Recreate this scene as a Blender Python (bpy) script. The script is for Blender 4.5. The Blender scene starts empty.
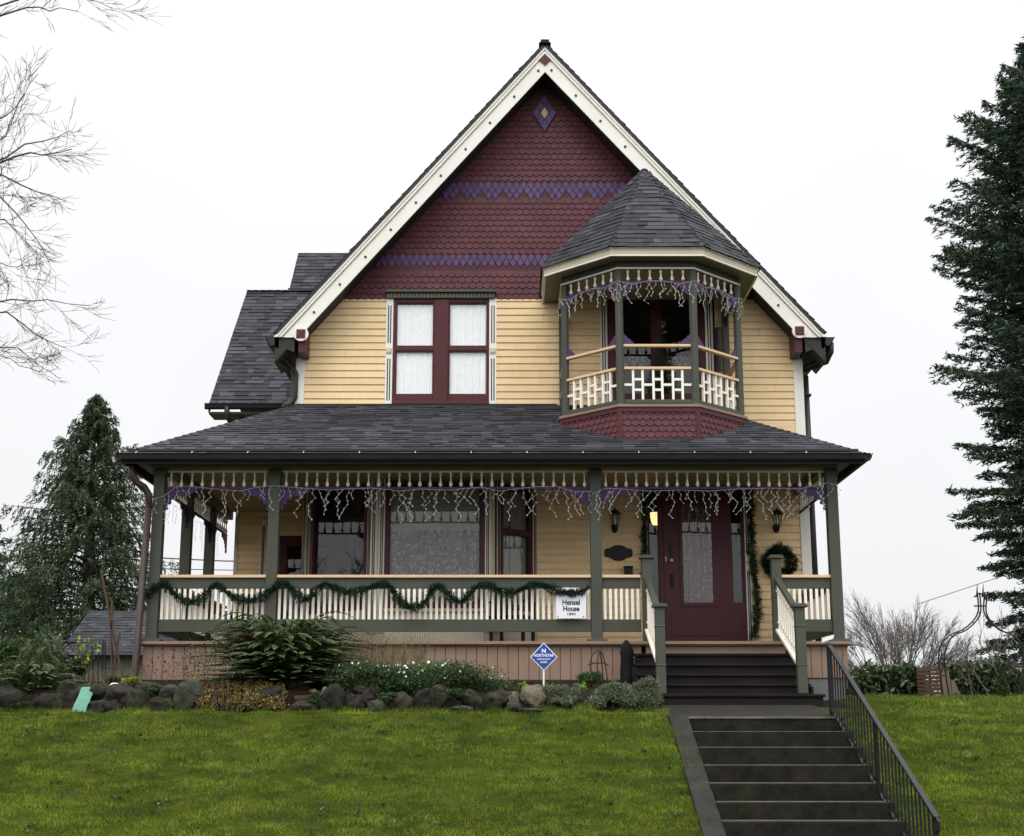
CLOUD0,CLOUD1,CLOUDB,SUN_E,EXPO=9.4,26.0,8.0,.8,0.0
import bpy, bmesh, math, random
import numpy as np
from mathutils import Vector, Matrix, noise
R=math.radians
rnd=random.Random(7)
SC=bpy.context.scene; COL=SC.collection
# ---------------------------------------------------------------- camera model (eye is the origin, +Y looks at the house)
F_PX=1422.0; TH=R(12.66); CX,CY=512.0,418.0; ST,CT=math.sin(TH),math.cos(TH)
def _yd(py): return F_PX*CT+(py-CY)*ST
def XX(px,py,D): return (px-CX)*D/_yd(py)
def ZZ(py,D): return (F_PX*ST+(CY-py)*CT)*D/_yd(py)
def P(px,py,D): return Vector((XX(px,py,D),D,ZZ(py,D)))
# ---------------------------------------------------------------- materials
MATS={}
def nt(name):
    m=bpy.data.materials.new(name); m.use_nodes=True; MATS[name]=m
    n=m.node_tree.nodes; l=m.node_tree.links
    n['Principled BSDF'].inputs['Specular IOR Level'].default_value=.12
    return m,n,l,n['Principled BSDF']
def mixc(n,l,fac,a,b,mode='MIX'):
    x=n.new('ShaderNodeMix'); x.data_type='RGBA'; x.blend_type=mode
    for sock,v in ((x.inputs[0],fac),(x.inputs[6],a),(x.inputs[7],b)):
        if hasattr(v,'links'): l.new(v,sock)
        elif isinstance(v,(int,float)): sock.default_value=v
        else: sock.default_value=(v[0],v[1],v[2],1)
    return x.outputs[2]
def noise_n(n,l,scale,detail=4,rough=.6,vec=None,stretch=None):
    t=n.new('ShaderNodeTexNoise'); t.inputs['Scale'].default_value=scale; t.inputs['Detail'].default_value=detail; t.inputs['Roughness'].default_value=rough
    if vec is None:
        vec=n.new('ShaderNodeNewGeometry').outputs['Position']
    if stretch:
        mp=n.new('ShaderNodeMapping'); mp.inputs['Scale'].default_value=stretch; l.new(vec,mp.inputs[0]); vec=mp.outputs[0]
    l.new(vec,t.inputs['Vector'])
    return t.outputs['Fac']
def ramp(n,l,src,a,b):
    r=n.new('ShaderNodeMapRange'); l.new(src,r.inputs[0]); r.inputs[1].default_value=a; r.inputs[2].default_value=b; r.clamp=True
    return r.outputs[0]
def bump(n,l,p,src,strength,dist=.01):
    b=n.new('ShaderNodeBump'); b.inputs['Strength'].default_value=strength; b.inputs['Distance'].default_value=dist
    l.new(src,b.inputs['Height']); l.new(b.outputs[0],p.inputs['Normal'])
def paint(name,c,rough=.55,var=.12,isl=.0,grain=.15,dirt=.0,stretch=(1,1,1)):
    m,n,l,p=nt(name)
    f=ramp(n,l,noise_n(n,l,2.3,5,.65),.3,.7)
    col=mixc(n,l,f,[v*(1-var) for v in c],[min(1,v*(1+var)) for v in c])
    if isl:
        g=n.new('ShaderNodeNewGeometry'); hs=n.new('ShaderNodeHueSaturation')
        mr=n.new('ShaderNodeMapRange'); l.new(g.outputs['Random Per Island'],mr.inputs[0]); mr.inputs[3].default_value=1-isl; mr.inputs[4].default_value=1+isl
        l.new(mr.outputs[0],hs.inputs['Value']); l.new(col,hs.inputs['Color']); col=hs.outputs[0]
    if dirt:
        f2=ramp(n,l,noise_n(n,l,9,6,.75,stretch=(1,1,.35)),.52,.78)
        ml=n.new('ShaderNodeMath'); ml.operation='MULTIPLY'; l.new(f2,ml.inputs[0]); ml.inputs[1].default_value=dirt
        col=mixc(n,l,ml.outputs[0],col,[v*.35 for v in c])
    l.new(col,p.inputs['Base Color']); p.inputs['Roughness'].default_value=rough
    p.inputs['Specular IOR Level'].default_value=.25 if rough<.7 else .1
    bump(n,l,p,noise_n(n,l,60,4,.6,stretch=stretch),grain,.004)
    return m
def leafm(name,cols,rough=.6,trans=.25,spec=.25):
    """foliage: colour picked per leaf"""
    m,n,l,p=nt(name)
    g=n.new('ShaderNodeNewGeometry'); cr=n.new('ShaderNodeValToRGB'); l.new(g.outputs['Random Per Island'],cr.inputs[0])
    e=cr.color_ramp.elements
    for i,c in enumerate(cols):
        pos=i/(len(cols)-1)
        if i==0: el=e[0]; el.position=0
        elif i==len(cols)-1: el=e[len(e)-1]; el.position=1
        else: el=e.new(pos)
        el.color=(c[0],c[1],c[2],1)
    f=ramp(n,l,noise_n(n,l,1.6,3,.6),.3,.7)
    hs=n.new('ShaderNodeHueSaturation'); mr=n.new('ShaderNodeMapRange'); l.new(f,mr.inputs[0]); mr.inputs[3].default_value=.75; mr.inputs[4].default_value=1.25
    l.new(mr.outputs[0],hs.inputs['Value']); l.new(cr.outputs[0],hs.inputs['Color'])
    l.new(hs.outputs[0],p.inputs['Base Color']); p.inputs['Roughness'].default_value=rough; p.inputs['Specular IOR Level'].default_value=spec
    if trans:
        tr=n.new('ShaderNodeBsdfTranslucent'); l.new(hs.outputs[0],tr.inputs[0]); mx=n.new('ShaderNodeMixShader'); mx.inputs[0].default_value=trans
        l.new(p.outputs[0],mx.inputs[1]); l.new(tr.outputs[0],mx.inputs[2]); l.new(mx.outputs[0],n['Material Output'].inputs[0])
    return m
M=MATS
paint('cream_paint',(.76,.58,.33),.5,.05,.045,.12,.20)
paint('white_trim',(.76,.74,.68),.5,.04,0,.12,.16)
paint('ivory_paint',(.84,.79,.68),.5,.05,.04,.1,.12)
paint('casing_paint',(.56,.50,.38),.5,.05,0,.1,.1)
paint('green_paint',(.060,.065,.048),.5,.1,0,.15,.15)
paint('olive_paint',(.17,.155,.085),.5,.1,0,.15,.1)
paint('maroon_trim',(.068,.014,.018),.42,.1,0,.12,.1)
paint('maroon_shingle',(.092,.028,.034),.6,.16,.12,.3,.2)
paint('purple_shingle',(.085,.055,.13),.6,.1,.15,.2,.1)
paint('purple_paint',(.060,.030,.095),.5,.1,0,.1,.1)
paint('tan_shingle',(.16,.065,.05),.6,.1,.15,.2)
paint('yellow_paint',(.62,.43,.17),.5,.05,0,.1)
paint('skirt_paint',(.235,.160,.115),.55,.08,.04,.15,.25)
paint('rail_cap_paint',(.66,.46,.27),.45,.05,0,.1,.1)
paint('step_paint',(.015,.012,.012),.75,.2,0,.2,.3)
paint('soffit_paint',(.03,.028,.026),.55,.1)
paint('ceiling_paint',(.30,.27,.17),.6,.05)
paint('gutter_metal',(.022,.021,.020),.35,.15,0,.05)
paint('downspout_metal',(.045,.030,.027),.4,.15,0,.05)
paint('black_iron',(.010,.010,.012),.45,.2,0,.1); M['black_iron'].node_tree.nodes['Principled BSDF'].inputs['Specular IOR Level'].default_value=.25
paint('black_cloth',(.010,.010,.011),.75,.2)
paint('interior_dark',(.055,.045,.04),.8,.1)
paint('cable_white',(.68,.68,.68),.4,.02,0,0)
paint('sign_white',(.75,.76,.80),.45,.03,0,.02)
paint('sign_blue',(.02,.06,.30),.4,.1,0,.02)
paint('sign_ink',(.015,.015,.015),.5,.02,0,.0)
paint('copper_red',(.25,.02,.02),.4,.2,0,.0)
paint('green_plastic',(.07,.21,.15),.35,.15,0,.2)
paint('white_plastic',(.7,.75,.75),.35,.1,0,.2)
paint('bark_dark',(.050,.042,.036),.9,.25,0,.6)
paint('bark_grey',(.10,.09,.08),.9,.25,0,.6)
paint('raw_wood',(.20,.145,.11),.8,.25,.2,.5)
paint('rust_wood',(.085,.052,.036),.8,.25,.2,.5)
paint('foundation_stone',(.14,.15,.14),.85,.2,0,.5)
paint('soil',(.020,.014,.010),1,.35,0,1); M['soil'].node_tree.nodes['Principled BSDF'].inputs['Specular IOR Level'].default_value=.03
paint('brass',(.45,.40,.30),.3,.1,0,.0)
paint('twig_far',(.135,.12,.115),.9,.1,0,.1)
leafm('conifer_needles',[(.014,.026,.012),(.030,.050,.024),(.050,.078,.038),(.085,.115,.060)],.7,.15,.1)
leafm('fir_needles',[(.014,.026,.016),(.030,.052,.032),(.052,.082,.050),(.088,.124,.080)],.7,.15,.1)
leafm('garland_needles',[(.006,.020,.010),(.010,.035,.018),(.018,.055,.026)],.5,.1)
leafm('fern_leaf',[(.016,.036,.012),(.035,.068,.022),(.07,.105,.035),(.13,.155,.065)],.5,.2)
leafm('bush_leaf',[(.02,.045,.015),(.035,.07,.02),(.055,.095,.03),(.09,.13,.045)],.5,.2)
leafm('sage_leaf',[(.06,.09,.05),(.11,.15,.09),(.17,.21,.13),(.20,.17,.07)],.6,.2)
leafm('yellow_leaf',[(.22,.16,.035),(.15,.065,.02),(.06,.07,.02),(.34,.26,.06),(.04,.05,.015)],.6,.2)
leafm('bright_leaf',[(.10,.17,.03),(.20,.30,.05),(.32,.36,.06)],.5,.25)
leafm('laurel_leaf',[(.015,.035,.015),(.035,.065,.025),(.08,.11,.05),(.16,.18,.09)],.35,.15,.5)
leafm('dry_leaf',[(.075,.045,.025),(.045,.025,.016),(.12,.075,.04)],.8,.1)
leafm('straw_leaf',[(.20,.14,.06),(.10,.09,.04),(.06,.07,.025),(.28,.20,.10)],.7,.2)
leafm('petal_white',[(.75,.75,.72),(.8,.8,.78)],.6,.2)
leafm('grass_blade',[(.044,.088,.012),(.085,.150,.018),(.125,.205,.026),(.185,.245,.045),(.24,.20,.09)],.8,.3,.08)
def shingle_roof():
    m,n,l,p=nt('asphalt_shingle')
    g=n.new('ShaderNodeNewGeometry'); cr=n.new('ShaderNodeValToRGB'); l.new(g.outputs['Random Per Island'],cr.inputs[0])
    e=cr.color_ramp.elements; e[0].color=(.024,.025,.029,1); e[1].color=(.078,.080,.092,1); x=e.new(.5); x.color=(.042,.043,.051,1); x=e.new(.8); x.color=(.055,.057,.067,1)
    f=ramp(n,l,noise_n(n,l,170,2,.8),.3,.75)
    c=mixc(n,l,f,(.45,.45,.45),(1.35,1.35,1.35)); o=mixc(n,l,1.0,cr.outputs[0],c,'MULTIPLY')
    f2=ramp(n,l,noise_n(n,l,.8,4,.6),.35,.75); o=mixc(n,l,f2,o,mixc(n,l,1.0,o,(.8,.82,.78),'MULTIPLY'))
    l.new(o,p.inputs['Base Color']); p.inputs['Roughness'].default_value=.85; p.inputs['Specular IOR Level'].default_value=.2
    bump(n,l,p,noise_n(n,l,200,3,.7),.5,.004)
shingle_roof()
def glass():
    m,n,l,p=nt('window_glass')
    n.remove(p); t=n.new('ShaderNodeBsdfTransparent'); t.inputs[0].default_value=(.99,1,.99,1)
    g=n.new('ShaderNodeBsdfGlossy'); g.inputs['Roughness'].default_value=.015; g.inputs[0].default_value=(.9,.92,.95,1)
    fr=n.new('ShaderNodeFresnel'); ge=n.new('ShaderNodeNewGeometry'); io=n.new('ShaderNodeMapRange'); l.new(ge.outputs['Backfacing'],io.inputs[0]); io.inputs[3].default_value=1.55; io.inputs[4].default_value=1/1.55; l.new(io.outputs[0],fr.inputs[0])
    ml=n.new('ShaderNodeMath'); ml.operation='MULTIPLY_ADD'; l.new(fr.outputs[0],ml.inputs[0]); ml.inputs[1].default_value=1.0; ml.inputs[2].default_value=.0; ml.use_clamp=True
    nz=noise_n(n,l,1.3,2,.5); b=n.new('ShaderNodeBump'); b.inputs['Strength'].default_value=.12; b.inputs['Distance'].default_value=.02; l.new(nz,b.inputs['Height']); l.new(b.outputs[0],g.inputs['Normal'])
    mx=n.new('ShaderNodeMixShader'); l.new(ml.outputs[0],mx.inputs[0]); l.new(t.outputs[0],mx.inputs[1]); l.new(g.outputs[0],mx.inputs[2]); l.new(mx.outputs[0],n['Material Output'].inputs[0])
glass()
def lace(name,c,alpha,sc):
    m,n,l,p=nt(name)
    v=n.new('ShaderNodeTexVoronoi'); v.inputs['Scale'].default_value=sc; g=n.new('ShaderNodeNewGeometry'); l.new(g.outputs['Position'],v.inputs['Vector'])
    f=ramp(n,l,v.outputs['Distance'],.15,.55)
    f2=ramp(n,l,noise_n(n,l,14,4,.7),.35,.65)
    col=mixc(n,l,f,c,[x*(.9 if c[0]>.9 else .72) for x in c]); col=mixc(n,l,f2,col,mixc(n,l,1.0,col,(.93,.94,.95),'MULTIPLY'))
    l.new(col,p.inputs['Base Color']); p.inputs['Roughness'].default_value=.9
    tr=n.new('ShaderNodeBsdfTransparent'); mx=n.new('ShaderNodeMixShader')
    a=n.new('ShaderNodeMath'); a.operation='MULTIPLY'; l.new(f,a.inputs[0]); a.inputs[1].default_value=alpha
    l.new(a.outputs[0],mx.inputs[0]); l.new(p.outputs[0],mx.inputs[1]); l.new(tr.outputs[0],mx.inputs[2]); l.new(mx.outputs[0],n['Material Output'].inputs[0])
lace('lace_white',(.95,.96,.96),.0,38)
lace('lace_grey',(.30,.30,.27),.6,17)
paint('shade_cloth',(.22,.225,.18),.85,.05)
def emis(name,c,s):
    m,n,l,p=nt(name); p.inputs['Base Color'].default_value=(*c,1); p.inputs['Emission Color'].default_value=(*c,1); p.inputs['Emission Strength'].default_value=s
emis('lamp_glow',(1.0,.66,.28),1.6)
def rockm(name,a,b,moss):
    m,n,l,p=nt(name)
    f=ramp(n,l,noise_n(n,l,7,6,.7),.3,.7); col=mixc(n,l,f,a,b)
    f2=ramp(n,l,noise_n(n,l,40,5,.8),.55,.75); col=mixc(n,l,f2,col,[min(1,x*2.3) for x in b])
    f3=ramp(n,l,noise_n(n,l,4.3,4,.7),.5,.68); mm=n.new('ShaderNodeMath'); mm.operation='MULTIPLY'; l.new(f3,mm.inputs[0]); mm.inputs[1].default_value=moss
    col=mixc(n,l,mm.outputs[0],col,(.055,.07,.02)); l.new(col,p.inputs['Base Color']); p.inputs['Roughness'].default_value=.85
    bump(n,l,p,noise_n(n,l,28,8,.7),.8,.03)
rockm('rock_dark',(.009,.008,.0065),(.032,.029,.023),.6)
rockm('rock_brown',(.018,.015,.012),(.052,.044,.035),.3)
rockm('rock_lichen',(.020,.022,.017),(.065,.070,.055),.6)
rockm('rock_pale',(.08,.065,.045),(.18,.15,.11),.3)
def concrete():
    m,n,l,p=nt('mossy_concrete')
    f=ramp(n,l,noise_n(n,l,3,6,.7),.3,.7); col=mixc(n,l,f,(.010,.0095,.007),(.030,.028,.022))
    f2=ramp(n,l,noise_n(n,l,120,3,.8),.5,.75); col=mixc(n,l,f2,col,(.06,.055,.045))
    f3=ramp(n,l,noise_n(n,l,5.5,5,.75),.56,.72); col=mixc(n,l,f3,col,(.035,.050,.008))
    l.new(col,p.inputs['Base Color']); p.inputs['Roughness'].default_value=.75
    bump(n,l,p,noise_n(n,l,90,6,.8),.7,.008)
    m,n,l,p=nt('dark_concrete')
    f=ramp(n,l,noise_n(n,l,4,6,.75),.3,.7); col=mixc(n,l,f,(.006,.0055,.0045),(.026,.023,.018))
    f3=ramp(n,l,noise_n(n,l,6.5,5,.75),.54,.7); col=mixc(n,l,f3,col,(.022,.028,.006))
    l.new(col,p.inputs['Base Color']); p.inputs['Roughness'].default_value=.85
    bump(n,l,p,noise_n(n,l,70,6,.8),.8,.01)
    m,n,l,p=nt('worn_nosing')
    f=ramp(n,l,noise_n(n,l,6,6,.75),.3,.75); col=mixc(n,l,f,(.05,.046,.038),(.19,.175,.15))
    l.new(col,p.inputs['Base Color']); p.inputs['Roughness'].default_value=.8
    bump(n,l,p,noise_n(n,l,90,6,.8),.7,.008)
concrete()
def lawnm():
    m,n,l,p=nt('lawn_ground')
    f=ramp(n,l,noise_n(n,l,1.2,6,.7),.35,.65); col=mixc(n,l,f,(.030,.042,.006),(.065,.085,.010))
    f2=ramp(n,l,noise_n(n,l,1.9,5,.7,stretch=(1,.6,.6)),.58,.72); col=mixc(n,l,f2,col,(.045,.036,.016))
    l.new(col,p.inputs['Base Color']); p.inputs['Roughness'].default_value=1; p.inputs['Specular IOR Level'].default_value=.02
    bump(n,l,p,noise_n(n,l,45,6,.8),1,.03)
    paint('asphalt',(.05,.05,.052),.9,.2,0,.6)
lawnm()
# grass blade colour also follows large patches of moss and thatch
def patch_grass():
    m=M['grass_blade']; n=m.node_tree.nodes; l=m.node_tree.links
    hs=[x for x in n if x.bl_idname=='ShaderNodeHueSaturation'][0]
    out=hs.outputs[0]; tg=[k.to_socket for k in out.links]
    a=ramp(n,l,noise_n(n,l,3.0,8,.85,stretch=(.4,1,1)),.44,.56)
    b=ramp(n,l,noise_n(n,l,4.0,7,.85,stretch=(.45,1,1)),.52,.62)
    c=mixc(n,l,a,mixc(n,l,1.0,out,(.52,.60,.62),'MULTIPLY'),mixc(n,l,1.0,out,(1.42,1.34,.88),'MULTIPLY'))
    mb=n.new('ShaderNodeMath'); mb.operation='MULTIPLY'; l.new(b,mb.inputs[0]); mb.inputs[1].default_value=.6
    c=mixc(n,l,mb.outputs[0],c,(.085,.066,.028))
    for t in tg: l.new(c,t)
patch_grass()
# ---------------------------------------------------------------- mesh building
class Fr:
    """frame on a vertical face: s along u, o outward, z up"""
    def __init__(s,x,y,ux=1,uy=0):
        L=math.hypot(ux,uy); s.o=Vector((x,y,0)); s.u=Vector((ux/L,uy/L,0)); s.n=Vector((s.u.y,-s.u.x,0))
    def p(s,a,o,z): return s.o+s.u*a+s.n*o+Vector((0,0,z))
class MB:
    def __init__(s): s.v=[]; s.f=[]; s.m=[]
    def add(s,vs,fs,m=0):
        b=len(s.v); s.v.extend([tuple(x) for x in vs]); s.f.extend([tuple(b+i for i in f) for f in fs]); s.m.extend([m]*len(fs)); return s
    def hexa(s,c,m=0): # c: 8 corners, bottom ring then top ring
        return s.add(c,[(0,3,2,1),(4,5,6,7),(0,1,5,4),(1,2,6,5),(2,3,7,6),(3,0,4,7)],m)
    def box(s,x0,x1,y0,y1,z0,z1,m=0):
        return s.hexa([(x0,y0,z0),(x1,y0,z0),(x1,y1,z0),(x0,y1,z0),(x0,y0,z1),(x1,y0,z1),(x1,y1,z1),(x0,y1,z1)],m)
    def fbox(s,F,a0,a1,o0,o1,z0,z1,m=0):
        return s.hexa([F.p(a0,o1,z0),F.p(a1,o1,z0),F.p(a1,o0,z0),F.p(a0,o0,z0),F.p(a0,o1,z1),F.p(a1,o1,z1),F.p(a1,o0,z1),F.p(a0,o0,z1)],m)
    def poly(s,pts,m=0): return s.add(pts,[tuple(range(len(pts)))],m)
    def prism(s,pts,d,m=0): # polygon extruded by vector d
        n=len(pts); a=[Vector(p) for p in pts]; b=[p+Vector(d) for p in a]
        fs=[tuple(range(n)),tuple(reversed(range(n,2*n)))]+[(i,i+n,(i+1)%n+n,(i+1)%n) for i in range(n)]
        return s.add(a+b,fs,m)
    def bar(s,p,q,w,h,m=0,up=(0,0,1)):
        p=Vector(p);q=Vector(q); d=(q-p).normalized(); u=Vector(up); sd=d.cross(u)
        if sd.length<1e-4: sd=d.cross(Vector((0,1,0)))
        sd.normalize(); u=sd.cross(d).normalized()
        a=sd*w/2; b=u*h/2
        return s.hexa([p-a-b,p+a-b,q+a-b,q-a-b,p-a+b,p+a+b,q+a+b,q-a+b],m)
    def tube(s,pts,r,n=6,m=0,r1=None,caps=True):
        pts=[Vector(p) for p in pts]; k=len(pts)
        rs=r if isinstance(r,(list,tuple)) else [r+( (r1 if r1 is not None else r)-r)*i/(k-1) for i in range(k)]
        vs=[]; prev=None
        for i,p in enumerate(pts):
            t=(pts[min(i+1,k-1)]-pts[max(i-1,0)])
            if t.length<1e-9: t=Vector((0,0,1))
            t.normalize()
            if prev is None:
                a=t.cross(Vector((0,0,1)))
                if a.length<.1: a=t.cross(Vector((1,0,0)))
            else: a=prev-t*prev.dot(t)
            a.normalize(); prev=a; b=t.cross(a)
            for j in range(n):
                g=2*math.pi*j/n; vs.append(p+(a*math.cos(g)+b*math.sin(g))*rs[i])
        fs=[(i*n+j,i*n+(j+1)%n,(i+1)*n+(j+1)%n,(i+1)*n+j) for i in range(k-1) for j in range(n)]
        if caps: fs+= [tuple(reversed(range(n))),tuple(range((k-1)*n,k*n))]
        return s.add(vs,fs,m)
    def lathe(s,c,prof,n=8,m=0): # prof: (r,z)
        c=Vector(c); vs=[c+Vector((r*math.cos(2*math.pi*j/n),r*math.sin(2*math.pi*j/n),z)) for r,z in prof for j in range(n)]
        k=len(prof); fs=[(i*n+j,i*n+(j+1)%n,(i+1)*n+(j+1)%n,(i+1)*n+j) for i in range(k-1) for j in range(n)]
        fs+=[tuple(reversed(range(n))),tuple(range((k-1)*n,k*n))]
        return s.add(vs,fs,m)
    def build(s,name,mats,parent=None,smooth=False,bevel=0):
        me=bpy.data.meshes.new(name); me.from_pydata(s.v,[],s.f)
        if not isinstance(mats,(list,tuple)): mats=[mats]
        for x in mats: me.materials.append(M[x])
        if len(mats)>1: me.polygons.foreach_set('material_index',s.m)
        if smooth: me.polygons.foreach_set('use_smooth',[True]*len(s.f))
        me.update()
        o=bpy.data.objects.new(name,me); COL.objects.link(o)
        if parent is not None: o.parent=parent
        if bevel:
            b=o.modifiers.new('bevel','BEVEL'); b.width=bevel; b.segments=2; b.limit_method='ANGLE'; b.angle_limit=R(40)
        return o
def tag(o,label,cat,group=None,kind=None):
    if label: o['label']=label
    if cat: o['category']=cat
    if group: o['group']=group
    if kind: o['kind']=kind
    return o
def empty(name,label,cat,loc=(0,0,0),group=None):
    """things are built in world coordinates; settle() moves each root to its base"""
    o=bpy.data.objects.new(name,None); COL.objects.link(o); o.empty_display_size=.2
    return tag(o,label,cat,group)
def copyo(o,parent,loc=None):
    c=o.copy(); COL.objects.link(c); c.parent=parent
    if loc is not None: c.location=loc
    return c
class Leaves:
    """many small quads, numpy"""
    def __init__(s): s.q=[]; s.m=[]
    def add(s,c,d,w,m=0):
        """c centres (n,3), d half length vectors, w half width vectors -> kite shaped leaf"""
        c=np.asarray(c,float); d=np.asarray(d,float); w=np.asarray(w,float)
        q=np.stack([c-d,c+w-d*.15,c+d,c-w-d*.15],1); s.q.append(q); s.m.append(np.full(len(q),m))
    def blades(s,c,d,w,m=0):
        """grass blades: triangle-ish quads rooted at c"""
        c=np.asarray(c,float); q=np.stack([c-w,c+w,c+d*.6+w*.6+0,c+d],1); s.q.append(q); s.m.append(np.full(len(q),m))
    def build(s,name,mats,parent=None):
        q=np.concatenate(s.q); n=len(q); me=bpy.data.meshes.new(name)
        me.vertices.add(4*n); me.vertices.foreach_set('co',q.reshape(-1)); me.loops.add(4*n); me.loops.foreach_set('vertex_index',np.arange(4*n,dtype=np.int32))
        me.polygons.add(n); me.polygons.foreach_set('loop_start',np.arange(0,4*n,4,dtype=np.int32)); me.polygons.foreach_set('loop_total',np.full(n,4,dtype=np.int32))
        if not isinstance(mats,(list,tuple)): mats=[mats]
        for x in mats: me.materials.append(M[x])
        if len(mats)>1: me.polygons.foreach_set('material_index',np.concatenate(s.m).astype(np.int32))
        me.update(calc_edges=True)
        o=bpy.data.objects.new(name,me); COL.objects.link(o)
        if parent is not None: o.parent=parent
        return o
def unit(v): return v/np.maximum(1e-9,np.linalg.norm(v,axis=-1,keepdims=True))
def rleaves(L,c,rng,ln,wd,bias=None,bw=0,m=0):
    """random oriented leaves at centres c"""
    n=len(c); d=rng.normal(size=(n,3))
    if bias is not None: d=d+np.asarray(bias)*bw
    d=unit(d); w=unit(np.cross(d,rng.normal(size=(n,3)))); s=rng.uniform(.65,1.35,(n,1))
    L.add(c,d*ln/2*s,w*wd/2*s,m)
def interval(poly,v):
    xs=[]
    for i in range(len(poly)):
        (a,b),(c,d)=poly[i],poly[(i+1)%len(poly)]
        if (b-v)*(d-v)<=0 and abs(b-d)>1e-9: xs.append(a+(c-a)*(v-b)/(d-b))
    return (min(xs),max(xs)) if len(xs)>1 else None
def roof_face(mb,pts,exp=.135,base_m=1,thick=.03,seed=1):
    """one sloping roof plane: deck + rows of overlapping asphalt tabs. pts: eave left, eave right, then the top corners"""
    rg=random.Random(seed); pts=[Vector(p) for p in pts]; O=pts[0]; U=(pts[1]-pts[0]).normalized()
    N=U.cross(pts[-1]-pts[0]).normalized()
    if N.z<0: N=-N
    V=N.cross(U).normalized()
    if V.z<0: V=-V
    poly=[((p-O).dot(U),(p-O).dot(V)) for p in pts]; vm=max(b for a,b in poly)
    mb.prism([p-N*.001 for p in pts],-N*thick,base_m)
    v=-.02; e=1e-4
    W=lambda u,v,h: O+U*u+V*v+N*h
    while v<vm-.01:
        v1=min(v+exp*1.06,vm-e); i0=interval(poly,max(v,e)); i1=interval(poly,v1)
        if i0 and i1:
            u=min(i0[0],i1[0])-rg.random()*.3; end=max(i0[1],i1[1]); r0=rg.uniform(-.004,.004)
            while u<end:
                w=rg.choice([.11,.15,.19,.26,.33]); a,b=u,u+w-.004; u+=w
                a0,b0=max(a,i0[0]),min(b,i0[1]); a1,b1=max(a,i1[0]),min(b,i1[1])
                if b0-a0<.005 and b1-a1<.005: continue
                b0=max(a0,b0) if b0>=a0 else (a0 if a0<=i0[1] else i0[1]); a0=min(a0,b0)
                if b1<a1: a1=b1=min(max(a1,i1[0]),i1[1])
                h=.010+rg.choice([0,0,.006,.010]); vj=v+rg.uniform(-.003,.003)+r0*.3
                mb.add([W(a0,vj,.0),W(b0,vj,.0),W(b0,vj,h),W(a0,vj,h),W(b1,v1,.003),W(a1,v1,.003)],[(0,1,2,3),(3,2,4,5)],0)
        v+=exp
def hip_caps(mb,p,q,seed=2,w=.11,step=.15):
    rg=random.Random(seed); p=Vector(p);q=Vector(q); d=(q-p); L=d.length; d.normalize(); sd=d.cross(Vector((0,0,1))).normalized(); up=sd.cross(d)
    if up.z<0: up=-up
    k=0.
    while k<L:
        a=p+d*k+up*.028; b=p+d*min(L,k+step*1.1)+up*.015; dn=-up*.045
        mb.add([a+sd*w+dn,a,a-sd*w+dn,b+sd*w+dn,b,b-sd*w+dn,a+sd*w+dn*1.3,a-up*.012,a-sd*w+dn*1.3],[(0,1,4,3),(1,2,5,4),(6,7,1,0),(7,8,2,1)],0); k+=step
def siding(mb,F,s0,s1,z0,z1,openings=(),e=.1175,clip=None):
    rj=random.Random(int(abs(s0*77+z0*31))+3)
    z=z0; prof=[(0,.001),(0,.024),(.72,.020),(.80,.004),(1,.001)]
    while z<z1-.005:
        zt=min(z+e,z1); mid=(z+zt)/2; segs=[(s0,s1,s0,s1)]
        if clip:
            a=clip(z); b=clip(zt)
            if a is None: break
            if b is None: b=((a[0]+a[1])/2,)*2
            segs=[(max(s0,a[0]),min(s1,a[1]),max(s0,b[0]),min(s1,b[1]))]
        for (a,b,za,zb) in openings:
            if min(zt,zb)-max(z,za)>.45*(zt-z):
                ns=[]
                for (p,q,p1,q1) in segs:
                    if b<=p or a>=q: ns.append((p,q,p1,q1)); continue
                    if a>p: ns.append((p,a,p1,a))
                    if b<q: ns.append((b,q,b,q1))
                segs=ns
        ns=[]
        for (p,q,p1,q1) in segs:
            cut=p+rj.uniform(.4,4.2)
            while cut<min(q,q1)-.3:
                if cut>max(p,p1)+.3: ns.append((p,cut-.0015,p1,cut-.0015)); p=p1=cut+.0015
                cut+=rj.uniform(1.8,4.2)
            ns.append((p,q,p1,q1))
        segs=ns
        for (p,q,p1,q1) in segs:
            if q-p<.01: continue
            vs=[]
            for t,o in prof:
                zz=z+(zt-z)*t; vs+= [F.p(p+(p1-p)*t,o,zz),F.p(q+(q1-q)*t,o,zz)]
            n=len(prof); fs=[(2*i,2*i+1,2*i+3,2*i+2) for i in range(n-1)]
            mb.add(vs,fs,0)
        z+=e
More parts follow.
